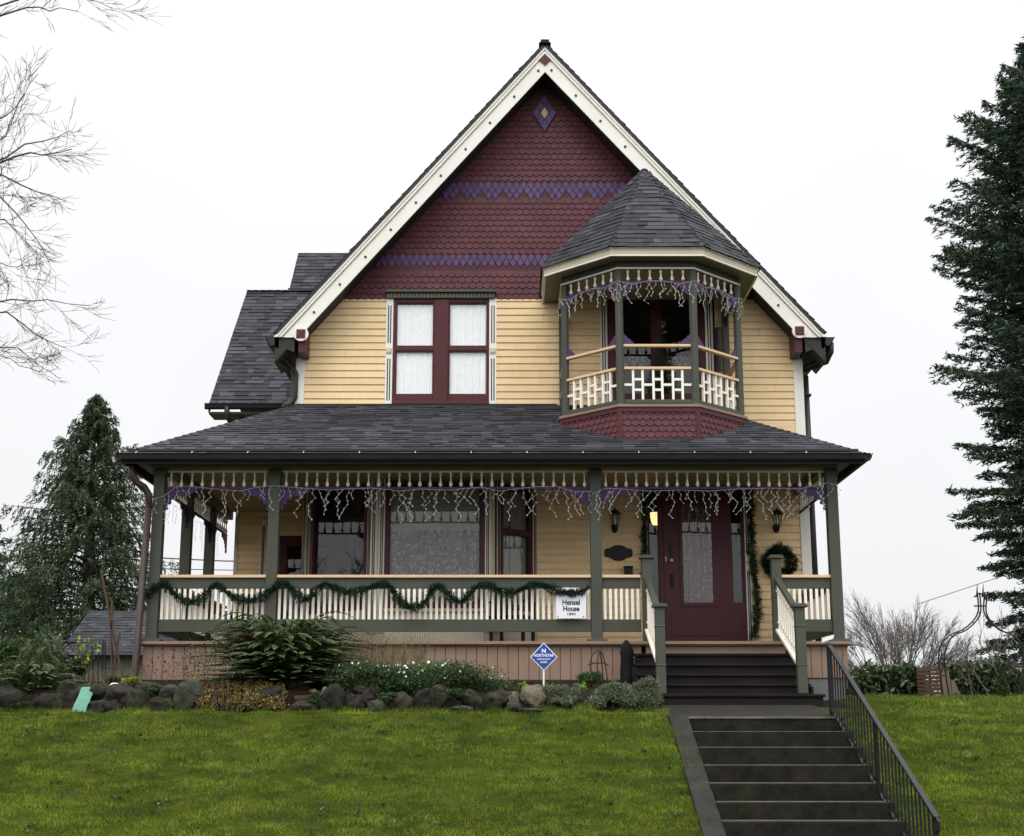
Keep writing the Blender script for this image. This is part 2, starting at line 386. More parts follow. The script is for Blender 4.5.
def scales(mb,O,U,V,N,poly,w,exp,matf,shape='round',thick=.014,v_start=None,v_end=None,row0=0):
    """fish-scale shingles. poly in (u,v)"""
    O=Vector(O);U=Vector(U);V=Vector(V);N=Vector(N); vm=max(b for a,b in poly); v=v_start if v_start is not None else min(b for a,b in poly)
    ve=v_end if v_end is not None else vm; r=row0
    while v<ve-.01:
        i0=interval(poly,min(v+exp*.5,vm-1e-4))
        if i0:
            u=math.floor(i0[0]/w)*w-(w/2 if r%2 else 0); c=0
            k0=int(round(u/w*2))
            while u<i0[1]:
                mm,sh=matf(r,int(round(u/w)),u+w/2,v)
                if mm is not None:
                    pts=[]
                    if sh=='round':
                        rad=w*.49; pts=[(-w*.49,exp*1.15),(-w*.49,rad*.75)]+[(-rad*math.cos(t),rad*.8-rad*.8*math.sin(t)) for t in [math.pi*k/7 for k in range(1,7)]]+[(w*.49,rad*.75),(w*.49,exp*1.15)]
                    elif sh=='point':
                        pts=[(-w*.49,exp*1.9),(-w*.49,exp*.98),(0,0),(w*.49,exp*.98),(w*.49,exp*1.9)]
                    cu=u+w/2; P3=[];Q3=[]
                    lo=min(p[1] for p in pts); hi=max(p[1] for p in pts)
                    for a,b in pts:
                        vv=v+b; ii=interval(poly,min(max(vv,min(y for x,y in poly)+1e-4),vm-1e-4)) or i0
                        uu=min(max(cu+a,ii[0]),ii[1]); vv=min(vv,vm)
                        t=(b-lo)/(hi-lo); h=thick*(1.5-t*1.1)+.002
                        P3.append(O+U*uu+V*vv+N*h); Q3.append(O+U*uu+V*vv+N*(h-thick))
                    n=len(P3); mb.add(P3+Q3,[tuple(range(n))]+[(i,i+n,i+n+1,i+1) for i in range(n-1)],mm)
                u+=w
        v+=exp; r+=1
def text_mesh(txt,size,loc,rot,mat,parent,bold=0.0,xs=1,name='lettering',ext=.001,sp=1):
    c=bpy.data.curves.new('t','FONT'); c.body=txt; c.size=size; c.align_x='CENTER'; c.align_y='CENTER'; c.extrude=ext; c.offset=bold; c.space_character=sp; c.resolution_u=3
    t=bpy.data.objects.new('t',c); COL.objects.link(t); bpy.context.view_layer.update()
    me=bpy.data.meshes.new_from_object(t.evaluated_get(bpy.context.evaluated_depsgraph_get())); bpy.data.objects.remove(t)
    me.materials.clear(); me.materials.append(M[mat]); o=bpy.data.objects.new(name,me); COL.objects.link(o)
    mt=Matrix.Translation(Vector(loc))@rot.to_4x4()@Matrix.Diagonal((xs,1,1,1)); me.transform(mt); o.parent=parent
    return o
ROT_FRONT=Matrix.Rotation(R(90),3,'X')
# ================================================================ HOUSE
YW=22.4; YP=20.0; ZF=ZZ(642,20.0); XL=-3.48; XR=4.69
house=empty('victorian_house','tall cream, maroon and green gabled wooden house with a wrapping porch and a corner balcony','house')
F0=Fr(0,YW)
YB=21.9; AX=.55                        # bargeboard plane, ridge x
ZAo=ZZ(46.5,YB); ZTo=ZZ(335.5,YB); XTL=XX(275.5,336,YB); XTR=XX(824.5,336,YB)
slL=(ZAo-ZTo)/(AX-XTL); slR=(ZAo-ZTo)/(XTR-AX)
def roofz(x): return ZAo-(AX-x)*slL if x<AX else ZAo-(x-AX)*slR
# --- main gable wall, upper storey siding
zs0=ZZ(407,YW)-.80; zs1=ZZ(299,YW)
def clipw(z):
    zz=z+.12
    return (max(XL,AX-(ZAo-zz)/slL),min(XR,AX+(ZAo-zz)/slR))
wx0,wx1=XX(386,350,YW),XX(496,350,YW)
bx0,bx1=XX(604,340,YW),XX(717,340,YW)   # balcony door unit
BDt=ZZ(288,YW); 
mb=MB(); siding(mb,F0,XL,XR,zs0,zs1,[(wx0+.03,wx1-.03,ZZ(403,YW),zs1+1),(bx0+.03,bx1-.03,5.2,BDt)],.1175,clipw)
up=mb.build('upper_siding','cream_paint',house)
# --- lower main wall (right of the bay)
zl1=ZZ(452,YW)+.5
dx0,dx1=XX(647,600,YW),XX(751,600,YW); ZDt=ZZ(483,YW)
mb=MB(); siding(mb,F0,.395,XR,ZF,zl1,[(dx0,dx1,ZF-1,ZDt)])
mb.build('porch_wall_siding','cream_paint',house)
# side walls
mb=MB()
siding(mb,Fr(XR,YW,0,1),0,10,ZF-.3,roofz(XR)-.30); siding(mb,Fr(XL,33,0,-1),0,10.6,zs0,roofz(XL)-.30); siding(mb,Fr(-3.41,25,0,-1),0,1.95,ZF,5.2)
siding(mb,Fr(-4.88,33,0,-1),0,8,ZF-.6,5.9)
mb.build('side_wall_siding','cream_paint',house)
# --- wing wall
FW=Fr(0,25.0); wwx0,wwx1=XX(272,560,25),XX(299,560,25)
mb=MB(); siding(mb,FW,-4.88,-3.3,ZF-.4,5.75,[(wwx0,-3.40,ZF,ZZ(533,25))]); siding(mb,Fr(0,25.02),-4.88,-3.4,5.75,6.05)
mb.build('wing_siding','cream_paint',house)
# hollow core so no daylight leaks through (inside faces, dark)
mb=MB(); mb.box(XL+.05,XR-.05,24.2,33,-.3,zs1+.2); mb.box(-4.8,-3.5,25.6,32.9,-.3,5.8)
mb.prism([(AX,24.0,ZAo-.35),(XL+.1,24.0,roofz(XL+.1)-.35),(XR-.1,24.0,roofz(XR-.1)-.35)],(0,9,0))
mb.build('interior_walls','interior_dark',house)
mb=MB(); mb.box(-2.2,XR-.02,22.5,24.19,4.45,4.6); mb.box(XL+.05,-2.2,23.1,24.19,4.45,4.6); mb.build('upper_floor','interior_dark',house)
# --- foundation
mb=MB(); mb.box(-5.05,4.58,20.25,24.5,.3,ZF-.12); mb.box(-4.86,XR,24.5,33,-.5,ZF-.1)
mb.build('foundation','foundation_stone',house)
# --- gable shingles
zg0=zs1-.0; YS=YW
W_=.118; E_=.0985
polyg=[(XL-.3,zg0-.04),(XR+.3,zg0-.04),(XR+.3,roofz(XR+.3)-.16),(AX,ZAo-.16),(XL-.3,roofz(XL-.3)-.16)]
mb=MB()
zb1a,zb1b=ZZ(203,YW),ZZ(183,YW); zb2a,zb2b=ZZ(273,YW),ZZ(255,YW)
dcx,dcz=AX,ZZ(114,YW)
def gm(r,c,u,v):
    if zb1a+.01<v<zb1b-.06 or zb2a-.0<v<zb2b-.03: return None,'round'
    return 0,'round'
scales(mb,(0,YS,0),(1,0,0),(0,0,1),(0,-1,0),polyg,W_,E_,gm,v_start=zg0-.02)
g=mb.build('gable_shingles',['maroon_shingle','purple_shingle','tan_shingle'],house)
hwr,hhr=.0575,.088
for (zt_,rows) in ((zb1b+.0,3),(zb2b+.0,2)):
    mb=MB()
    for r in range(rows):
        zc0=zt_-hhr*.55-r*hhr
        k=-40
        for k in range(-40,41):
            if r==2 and k%3==0: continue
            cxr=AX+(k+(.5 if r%2 else 0))*.118
            if roofz(cxr)-.20<zc0+hhr: continue
            mb.prism([(cxr-hwr+.006,YW-.020-r*.0015,zc0),(cxr,YW-.022-r*.0015,zc0-hhr+.009),(cxr+hwr-.007,YW-.020-r*.0015,zc0),(cxr,YW-.018-r*.0015,zc0+hhr-.009)],(0,.012,0),1 if not (r==2 and k%3==5) else 2)
    mb.build('purple_diamond_band',['maroon_shingle','purple_shingle'],house)
mb=MB()
for za_,zb_ in ((zb1a-.02,zb1b+.03),(zb2a-.02,zb2b+.03)):
    wz=(ZAo-zb_)/slL-.18; mb.box(AX-wz,AX+(ZAo-zb_)/slR-.18,YW-.006,YW+.003,za_,zb_)
mb.build('band_backing','maroon_trim',house)
mb=MB(); mb.prism([(XL+.02,YW+.005,zs0-.4),(XR-.02,YW+.005,zs0-.4),(XR-.02,YW+.005,roofz(XR)-.1),(AX,YW+.005,ZAo-.2),(XL+.02,YW+.005,roofz(XL)-.1)],(0,.02,0))
# sheathing behind the siding, cut round windows: built of strips instead
mb=MB()
def strip(x0,x1,z0,z1,y=YW+.004): mb.box(x0,x1,y,y+.03,z0,z1)
strip(XL+.02,wx0+.06,zs0-.6,roofz(XL)-.3); strip(-3.0,wx0+.06,roofz(XL)-.3,zs1); strip(wx1-.06,bx0+.05,zs0-.6,zs1); strip(bx1-.05,XR-.02,zs0-.6,roofz(XR)-.3); strip(bx1-.05,XR-.55,roofz(XR)-.3,zs1-.3)
strip(wx0+.06,wx1-.06,zs0-.6,ZZ(403,YW)+.02); strip(bx0+.05,bx1-.05,BDt-.02,zs1)
mb.prism([(AX-(ZAo-zs1)/slL+.08,YW+.004,zs1),(AX+(ZAo-zs1)/slR-.08,YW+.004,zs1),(AX,YW+.004,ZAo-.1)],(0,.03,0))
strip(.395,dx0+.01,ZF,zl1); strip(dx1-.01,XR-.02,ZF,zl1); strip(dx0+.01,dx1-.01,ZDt,zl1)
mb.build('sheathing','soffit_paint',house)
# diamond ornament at the top of the gable
dm=MB()
def rhomb(cx,cz,w,h,y,m,t=.012): dm.prism([(cx-w,y,cz),(cx,y,cz-h),(cx+w,y,cz),(cx,y,cz+h)],(0,t,0),m)
hw=.20; hh=.34; n=3
for i in range(n):
    for j in range(n):
        cx=dcx+(i-j)*hw/n; cz=dcz+(i+j-(n-1))*hh/n
        rhomb(cx,cz,hw/n-.006,hh/n-.010,YW-.05,1 if (i,j)==(1,1) else 0)
rhomb(dcx,dcz,hw,hh,YW-.036,2,.01)
dm.build('diamond_ornament',['purple_shingle','yellow_paint','purple_paint'],house)
# --- main roof slabs
Y0=YB+.03; Y1=33.4
def slab(mb,side,y0,y1,t0,t1,xe,m=0):
    ze=roofz(xe)
    mb.prism([(AX,y0,ZAo+t0),(xe,y0,ze+t0),(xe,y0,ze+t1),(AX,y0,ZAo+t1)],(0,y1-y0,0),m)
rf=empty('main_roof',None,None); rf.parent=house
for side,xe in ((-1,XTL-.01),(1,XTR+.01)):
    mb=MB(); mb.v=[]
    ze=roofz(xe)
    pts=[(xe,Y1,ze+.06),(xe,YB-.04,ze+.06),(AX,YB-.04,ZAo+.06),(AX,Y1,ZAo+.06)] if side<0 else [(xe,YB-.04,ze+.06),(xe,Y1,ze+.06),(AX,Y1,ZAo+.06),(AX,YB-.04,ZAo+.06)]
    roof_face(mb,pts,.14,1,.05,seed=5+side); mb.build('roof_slope',['asphalt_shingle','gutter_metal'],rf)
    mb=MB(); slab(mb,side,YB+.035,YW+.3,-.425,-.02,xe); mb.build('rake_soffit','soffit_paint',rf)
mb=MB(); hip_caps(mb,(AX,YB-.08,ZAo+.05),(AX,Y1,ZAo+.05),3,.10,.2)
mb.box(AX-.07,AX+.07,YB-.09,YB+.1,ZAo+.03,ZAo+.085); mb.build('ridge_cap','asphalt_shingle',rf)
# --- bargeboards
bb=empty('bargeboard',None,None); bb.parent=house
def rake(side,y0,y1,oa,ob,m,name,mat,clipx=None):
    """strip of the rake between perpendicular offsets oa..ob (down from the roof line)"""
    s=slL if side<0 else slR; c=math.sqrt(1+s*s); xe=XTL if side<0 else XTR
    zt=ZTo
    pts=[]
    A=ZAo-oa*c; B=ZAo-ob*c
    zc=ZTo-.03
    xa=AX+side*(A-zc)/s; xb=AX+side*(B-zc)/s
    mb=MB(); mb.prism([(AX,y0,A),(AX,y0,B),(xb,y0,zc),(xa,y0,zc)],(0,y1-y0,0)); return mb.build(name,mat,bb)
for sd in (-1,1):
    rake(sd,YB-.03,YB+.03,.0,.045,0,'rake_moulding','white_trim')
    rake(sd,YB-.018,YB+.03,.046,.062,0,'rake_moulding','casing_paint')
    rake(sd,YB-.026,YB+.03,.063,.09,0,'rake_moulding','white_trim')
    rake(sd,YB-.008,YB+.03,.091,.105,0,'rake_moulding','casing_paint')
    rake(sd,YB,YB+.03,.106,.302,0,'rake_board','white_trim')
# screw covers
mb=MB()
for sd,s,xe in ((-1,slL,XTL),(1,slR,XTR)):
    c=math.sqrt(1+s*s)
    for k in range(10):
        x=AX+sd*(.11+k*.402)
        if abs(x-AX)>abs(xe-AX)-.45: break
        z=ZAo-abs(x-AX)*s-.205*c
        mb.prism([(x+.021*math.cos(t),YB-.012,z+.021*math.sin(t)) for t in [2*math.pi*i/8 for i in range(8)]],(0,.02,0))
mb.build('screw_covers','maroon_trim',bb)
mb=MB(); z=ZZ(60.5,YB)
mb.prism([(AX-.1,YB-.02,z),(AX,YB-.02,z-.095),(AX+.1,YB-.02,z),(AX,YB-.02,z+.095)],(0,.015,0)); mb.build('peak_diamond','maroon_shingle',bb)
for px in (301,799.5):
    c=P(px,334 if px<500 else 331,YB); mb=MB()
    mb.prism([(c.x+.118*math.cos(t),YB-.015,c.z+.118*math.sin(t)) for t in [2*math.pi*i/28 for i in range(28)]],(0,.05,0),0)
    md=mb.build('medallion','white_trim',bb)
    mb=MB(); mb.box(c.x-.072,c.x+.072,YB-.03,YB-.012,c.z-.072,c.z+.072,0); mb.bar((c.x-.05,YB-.034,c.z-.05),(c.x+.05,YB-.034,c.z+.05),.008,.012)
    mb.build('medallion_square','maroon_shingle',md,bevel=.006)
    # maroon bracket block behind + corner board
    xb=c.x+.015 if px<500 else c.x-.015
    mb=MB(); mb.box(xb-.06,xb+.06,YB+.05,YW-.0,ZZ(361,YW)+.02,ZZ(336,YW)+.1); mb.build('eave_block','maroon_trim',house,bevel=.005)
x0,x1=XX(297,380,YW),XX(304.6,380,YW)
mb=MB(); mb.box(XL-.03,x1,YW-.035,YW+.08,zs0-.4,ZZ(361,YW)+.05); mb.build('corner_board','white_trim',house,bevel=.004)
mb=MB(); mb.box(XR-.12,XR+.035,YW-.035,YW+.08,ZF,ZZ(358,YW)+.05); mb.build('corner_board','white_trim',house,bevel=.004)
# side eaves: sloping soffit band, gutter
for sd,xe in ((-1,XTL),(1,XTR)):
    z=ZTo; g=empty('eave',None,None); g.parent=house
    mb=MB(); xw=XL if sd<0 else XR
    mb.hexa([(xe-sd*.04,YB+.04,z-.17),(xw,YB+.04,z-.26),(xw,Y1,z-.26),(xe-sd*.04,Y1,z-.17),(xe-sd*.04,YB+.04,z-.02),(xw,YB+.04,z-.05),(xw,Y1,z-.05),(xe-sd*.04,Y1,z-.02)])
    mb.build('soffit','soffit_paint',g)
    mb=MB(); mb.box(min(xe,xe-sd*.05),max(xe,xe-sd*.05),YB+.035,Y1,z-.20,z-.03); mb.build('fascia','olive_paint',g)
    prof=[(0,.0),(.0,-.13),(.03,-.16),(.09,-.165),(.12,-.12),(.14,-.05),(.175,.0),(.16,.0),(.13,-.04),(.11,-.10),(.08,-.145),(.035,-.14),(.012,-.12),(.012,0)]
    mb=MB(); mb.prism([(xe+sd*a,YB+.02,z-.02+b) for a,b in prof],(0,Y1-YB,0)); mb.prism([(xe+sd*a,YB+.02,z-.02+b) for a,b in prof[:7]],(0,.01,0)); mb.build('gutter','gutter_metal',g)
def gap(pts): return [Vector(p) for p in pts]
mb=MB(); d=YB+.25
mb.tube([P(830,343,d),P(830,352,d),P(826,361,d+.05),P(806,368,YW+.05),P(800.5,372,YW+.1),P(800.5,380,YW+.1)],.062,10); mb.tube([Vector((XR+.09,YW+.1,ZZ(376,YW+.1))),Vector((XR+.10,YW+.1,ZF-.5))],.058,10)
for zz in (ZZ(395,YW),ZZ(500,YW),ZZ(590,YW)): mb.box(XR,XR+.17,YW+.03,YW+.17,zz,zz+.03)
mb.build('downspout','gutter_metal',house,smooth=True)
mb=MB(); mb.tube([P(279,346,d),P(281,358,d),P(291,366,YW),P(295,374,YW-.06),P(294,398,YW-.06),P(290,404,YW-.08),P(284,407,YW-.15)],.058,10)
mb.build('downspout','gutter_metal',house,smooth=True)
# --- windows
def window(name,F,s0,s1,z0,z1,o=.02,fr=.07,sash=(),curtain=None,mull=None,glassdepth=.0,room=.6,frame_m='maroon_trim',parent=house,sashw=.045,room_w=None):
    """frame around s0..s1,z0..z1 ; sash=list of (a,b,za,zb) glazed openings"""
    mb=MB()
    # jambs and rails: fill everything that is not glass
    xs=sorted(set([s0,s1]+[a for q in sash for a in q[:2]])); zs=sorted(set([z0,z1]+[a for q in sash for a in q[2:]]))
    for i in range(len(xs)-1):
        run=None
        for j in range(len(zs)-1):
            cx=(xs[i]+xs[i+1])/2; cz=(zs[j]+zs[j+1])/2
            if any(a<cx<b and c<cz<d for a,b,c,d in sash):
                if run is not None: mb.fbox(F,xs[i],xs[i+1],-.05,o,run,zs[j]); run=None
            elif run is None: run=zs[j]
        if run is not None: mb.fbox(F,xs[i],xs[i+1],-.05,o,run,zs[-1])
    w=mb.build(name,frame_m,parent)
    for a,b,c,d in sash:
        s=MB(); t=.020
        s.fbox(F,a,a+t,-.04,o-.012,c,d); s.fbox(F,b-t,b,-.04,o-.012,c,d); s.fbox(F,a+t,b-t,-.04,o-.012,c,c+t*1.2); s.fbox(F,a+t,b-t,-.04,o-.012,d-t,d)
        s.build('sash',frame_m,w,bevel=.003)
        gp=MB(); gp.poly([F.p(a+t*.8,-.030,c+t),F.p(b-t*.8,-.030,c+t),F.p(b-t*.8,-.030,d-t*.8),F.p(a+t*.8,-.030,d-t*.8)]); gp.build('pane','window_glass',w)
    r=MB(); e=.02; r0,r1=room_w or (s0+e,s1-e)
    f=lambda a,o_,z:F.p(a,o_,z)
    A=[f(r0,-.06,z0+e),f(r1,-.06,z0+e),f(r1,-room,z0+e),f(r0,-room,z0+e),f(r0,-.06,z1-e),f(r1,-.06,z1-e),f(r1,-room,z1-e),f(r0,-room,z1-e)]
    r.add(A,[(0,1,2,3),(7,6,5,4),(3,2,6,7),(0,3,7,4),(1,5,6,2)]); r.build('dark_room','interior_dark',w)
    return w
def cloth(name,F,a,b,z0,z1,o,mat,parent,wave=.012,nw=14,scallop=0,seed=0):
    rg=random.Random(seed); mb=MB(); n=int(max(24,(b-a)/.012)); k=3; vs=[]
    ph=rg.random()*6
    for j in range(k+1):
        for i in range(n+1):
            s=a+(b-a)*i/n; oo=o+wave*math.sin(nw*2*math.pi*i/n+ph+.8*math.sin(i*.21))*(.5+.5*(1-j/k)) + wave*.5*math.sin(nw*.37*6.28*i/n)
            z=z0+(z1-z0)*j/k
            if j==0 and scallop: z-=abs(math.sin(math.pi*scallop*i/n))*.035
            vs.append(F.p(s,oo,z))
    fs=[(j*(n+1)+i,j*(n+1)+i+1,(j+1)*(n+1)+i+1,(j+1)*(n+1)+i) for j in range(k) for i in range(n)]
    mb.add(vs,fs); return mb.build(name,mat,parent,smooth=True)
def casing(F,a,b,z0,z1,parent,name='casing',mat='white_trim',ros=True,o=.03):
    mb=MB(); mb.fbox(F,a,b,0,o,z0,z1,0); w=b-a
    zm=(z0+z1)/2; 
    c=mb.build(name,mat,parent,bevel=.004)
    g=MB()
    segs=((z0+.06,zm-.13),(zm+.13,z1-.12)) if ros else ((z0+.06,z1-.1),)
    for p,q in segs:
        for f in (.34,.66): g.fbox(F,a+w*f-.009,a+w*f+.009,o-.001,o+.003,p,q)
    g.build('groove','gutter_metal',c)
    if ros:
        g=MB(); g.fbox(F,a+w*.1,a+w*.9,o,o+.012,zm-w*.42,zm+w*.42)
        cc=F.p(a+w/2,o+.012,zm); ring=[cc+F.u*(.3*w*math.cos(t))+Vector((0,0,.3*w*math.sin(t))) for t in [2*math.pi*i/14 for i in range(14)]]
        g.prism(ring,F.n*.012); g.build('rosette','casing_paint',c,bevel=.003)
    return c
zc=lambda py:ZZ(py,YW)
# upper double window
fx0,fx1=XX(393,350,YW),XX(489,350,YW)
xa,xb,xc_,xd=[XX(v,350,YW) for v in (395.5,433.8,448.6,487.4)]
z_b,z_m0,z_m1,z_t=zc(395.3),zc(350.6),zc(347.0),zc(302.2)
uw=window('double_window',F0,fx0,fx1,zc(404.5),zc(299),.022,sash=[(xa,xb,z_b,z_m0),(xa,xb,z_m1,z_t),(xc_,xd,z_b,z_m0),(xc_,xd,z_m1,z_t)],room=.5)
for i,(a,b) in enumerate(((xa,xb),(xc_,xd))): cloth('lace_curtain',F0,a+.01,b-.01,z_b+.02,z_t-.035,-.043,'lace_white',uw,.008,15,9,i)
mb=MB(); mb.fbox(F0,fx0,fx1,.022,.06,zc(404.8),zc(402.2)); mb.fbox(F0,XX(434.5,350,YW),XX(447.9,350,YW),.022,.045,zc(402),zc(300)); mb.build('mullion','maroon_trim',uw,bevel=.004)
casing(F0,XX(385.6,350,YW),XX(392.8,350,YW),zc(404.5),zc(299),uw); casing(F0,XX(489.2,350,YW),XX(496.6,350,YW),zc(404.5),zc(299),uw)
mb=MB(); hx0,hx1=XX(386,295,YW),XX(496,295,YW)
mb.fbox(F0,hx0,hx1,0,.12,zc(294),zc(291.3)); mb.fbox(F0,hx0+.02,hx1-.02,0,.07,zc(299.3),zc(294))
hd=mb.build('window_head','green_paint',uw,bevel=.004)
mb=MB(); k=30
for i in range(k):
    a=hx0+.04+(hx1-hx0-.08)*i/(k-1); mb.fbox(F0,a-.009,a+.009,.07,.085,zc(298.8),zc(295.2))
mb.build('dentils','olive_paint',hd)
# --- balcony door unit (dark maroon opening behind the balcony)
bzt=BDt; bzb=4.9
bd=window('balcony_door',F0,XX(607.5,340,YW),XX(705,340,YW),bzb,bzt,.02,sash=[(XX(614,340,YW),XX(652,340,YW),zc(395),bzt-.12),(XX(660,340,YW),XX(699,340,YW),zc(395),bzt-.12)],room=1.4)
casing(F0,XX(600,340,YW),XX(607.3,340,YW),bzb,bzt,bd,ros=False); casing(F0,XX(705.2,340,YW),XX(713,340,YW),bzb,bzt,bd,ros=False)
cloth('valance',F0,XX(616,340,YW),XX(650,340,YW),ZZ(362,YW),ZZ(354,YW),-.15,'lace_grey',bd,.006,8,5,3)
cloth('valance',F0,XX(664,340,YW),XX(697,340,YW),ZZ(362,YW),ZZ(354,YW),-.15,'lace_grey',bd,.006,8,5,4)
# --- bay on the porch
YBAY=21.7; bxl,bxr=-2.06,-.305
FB=Fr(0,YBAY); FL=Fr(-3.41,23.05,1.35,-1.35); FRb=Fr(bxr,YBAY,1,1)
LL=math.hypot(1.35,1.35); LR=math.hypot(.7,.7)
zq=lambda py:ZZ(py,YBAY)
pz0,pz1=zq(608),zq(489)
bay=empty('bay_window',None,None); bay.parent=house
cwx0,cwx1=XX(384.5,560,YBAY),XX(484.5,560,YBAY)
bw=window('bay_window_front',FB,cwx0,cwx1,pz0,pz1+.35,.025,sash=[(XX(388.5,560,YBAY),XX(480.5,560,YBAY),pz0+.06,pz1+.28)],parent=bay,room=.8)
a_,b_=XX(389.5,560,YBAY),XX(479.5,560,YBAY)
cloth('roller_shade',FB,a_,b_,zq(529),pz1+.02,-.05,'shade_cloth',bw,.002,3,12,2)
cloth('lace_curtain',FB,a_,b_,pz0+.08,zq(524),-.075,'lace_grey',bw,.014,10,0,6)
lw=window('bay_window_side',FL,.22,LL-.24,pz0,pz1+.35,.025,sash=[(.30,LL-.31,pz0+.06,pz1+.22)],parent=bay,room=.55,room_w=(.25,LL-.5))
rw=window('bay_window_side',FRb,.16,LR-.12,pz0,pz1+.35,.025,sash=[(.215,LR-.17,pz0+.06,zc(537)),(.215,LR-.17,zc(534),pz1+.25)],parent=bay,room=.5,room_w=(.45,LR-.14))
cloth('lace_curtain',FRb,.22,LR-.18,pz0+.08,zc(495),-.08,'shade_cloth',rw,.008,6,0,8)
mb=MB()
for F,s0,s1,a,b in ((FB,bxl,bxr,cwx0,cwx1),(FL,0,LL,.22,LL-.24),(FRb,0,LR,.16,LR-.12)):
    mb.fbox(F,s0,s1,-.05,0,ZF,pz0-.002); mb.fbox(F,s0,s1,-.05,0,pz1+.352,4.6)
    mb.fbox(F,s0,a-.001,-.05,0,pz0,pz1+.35); mb.fbox(F,b+.001,s1,-.05,0,pz0,pz1+.35)
mb.build('bay_wall','casing_paint',bay)
for F,a,b in ((FB,XX(370.5,560,YBAY),XX(376,560,YBAY)),(FB,XX(378.5,560,YBAY),XX(384.2,560,YBAY)),(FB,XX(485,560,YBAY),XX(490.5,560,YBAY)),(FL,.02,.11),(FL,.13,.215),(FL,LL-.23,LL-.13),(FRb,.02,.085),(FRb,.09,.155),(FRb,LR-.115,LR-.02)):
    casing(F,a,b,ZF+.25,pz1+.5,bay,ros=False,name='bay_casing',mat='casing_paint' if F is not FB else 'ivory_paint',o=.025)
mb=MB()
for k in range(7): 
    s=LL-.12+k*.018; mb.fbox(FL,s,s+.008,0,.02,ZF+.3,pz1+.5)
mb.build('beaded_strip','white_trim',bay)
mb=MB(); mb.fbox(FB,bxl+.1,bxr-.1,0,.05,pz0-.06,pz0-.01); 
mb.fbox(FB,bxl+.12,bxr-.12,0,.012,ZF+.08,pz0-.12); mb.build('bay_sill','casing_paint',bay,bevel=.004)
mb=MB()
for k in range(60):
    s=bxl+.14+k*(bxr-bxl-.28)/59; mb.fbox(FB,s,s+.012,.012,.02,ZF+.1,pz0-.14)
mb.build('bay_panel_beads','ivory_paint',bay)
# wing door opening
wd=window('wing_door',FW,wwx0+.1,-3.45,ZF,ZZ(535,25),.02,sash=[(wwx0+.25,-3.6,ZF+.6,ZZ(545,25))],room=.5)
casing(FW,XX(260.5,560,25),XX(265,560,25),ZF,ZZ(520,25),wd,ros=False); casing(FW,XX(266.5,560,25),XX(271.5,560,25),ZF,ZZ(520,25),wd,ros=False)
mb=MB(); mb.fbox(FW,-4.9,XX(238,560,25),-.02,.03,ZF,5.7); mb.build('corner_board','casing_paint',house)
# --- entrance: door, two sidelights
zd=lambda py:ZZ(py,YW)
ent=window('entrance',F0,dx0,dx1,ZF,ZDt,.03,sash=[(XX(649.5,600,YW),XX(660.5,600,YW),zd(604),zd(489)),(XX(732.5,600,YW),XX(744.5,600,YW),zd(604),zd(489))],room=.9)
dl0,dl1=XX(664.5,600,YW),XX(727.0,600,YW)
dg0,dg1=XX(682.5,560,YW),XX(712,560,YW)
mb=MB()
mb.fbox(F0,dl0,dg0,.03,.05,ZF+.03,zd(490)); mb.fbox(F0,dg1,dl1,.03,.05,ZF+.03,zd(490)); mb.fbox(F0,dg0,dg1,.03,.05,ZF+.03,zd(603)); mb.fbox(F0,dg0,dg1,.03,.05,zd(506),zd(490))
door=mb.build('front_door','maroon_trim',house,bevel=.004)
mb=MB()
for (a,b,c,d) in ((dg0-.05,dg0,zd(607),zd(502)),(dg1,dg1+.05,zd(607),zd(502)),(dg0,dg1,zd(607),zd(603)),(dg0,dg1,zd(506),zd(502))): mb.fbox(F0,a,b,.05,.068,c,d)
mb.fbox(F0,dl0+.09,dl1-.09,.05,.06,zd(636),zd(611)); mb.build('door_moulding','maroon_trim',door,bevel=.006)
gp=MB(); gp.poly([F0.p(dg0-.01,.039,zd(603)),F0.p(dg1+.01,.039,zd(603)),F0.p(dg1+.01,.039,zd(506)),F0.p(dg0-.01,.039,zd(506))]); gp.build('door_glass','window_glass',door)
cloth('door_curtain',F0,dg0,dg1,zd(603),zd(506),.030,'lace_grey',door,.004,12,0,9)
mb=MB(); kx=XX(671,560,YW)
mb.lathe((kx,YW-.075,0),[(0,0)],6) if 0 else None
mb.prism([(kx+.028*math.cos(t),YW-.10,zd(561)+.028*math.sin(t)) for t in [2*math.pi*i/12 for i in range(12)]],(0,.05,0),1)
mb.fbox(F0,kx-.03,kx+.02,.05,.065,zd(557),zd(544),0); mb.fbox(F0,kx-.022,kx+.03,.05,.065,zd(588),zd(574),0); mb.tube([(kx,YW-.06,zd(586)),(kx,YW-.12,zd(584)),(kx,YW-.12,zd(577)),(kx,YW-.06,zd(575))],.012,6,0)
mb.fbox(F0,XX(664.8,560,YW),XX(666.5,560,YW),.05,.06,zd(562),zd(557),1)
mb.build('door_handle',['black_iron','brass'],door,bevel=.004)
mb=MB(); mb.fbox(F0,dl0,dl1,.03,.12,ZF,ZF+.03); mb.build('threshold','skirt_paint',door)
casing(F0,XX(745.5,580,YW),XX(750.8,580,YW),ZF,ZDt+.1,ent,o=.055); casing(F0,XX(643.6,560,YW),XX(647.5,560,YW),ZF,ZDt+.1,ent,ros=False,o=.055)
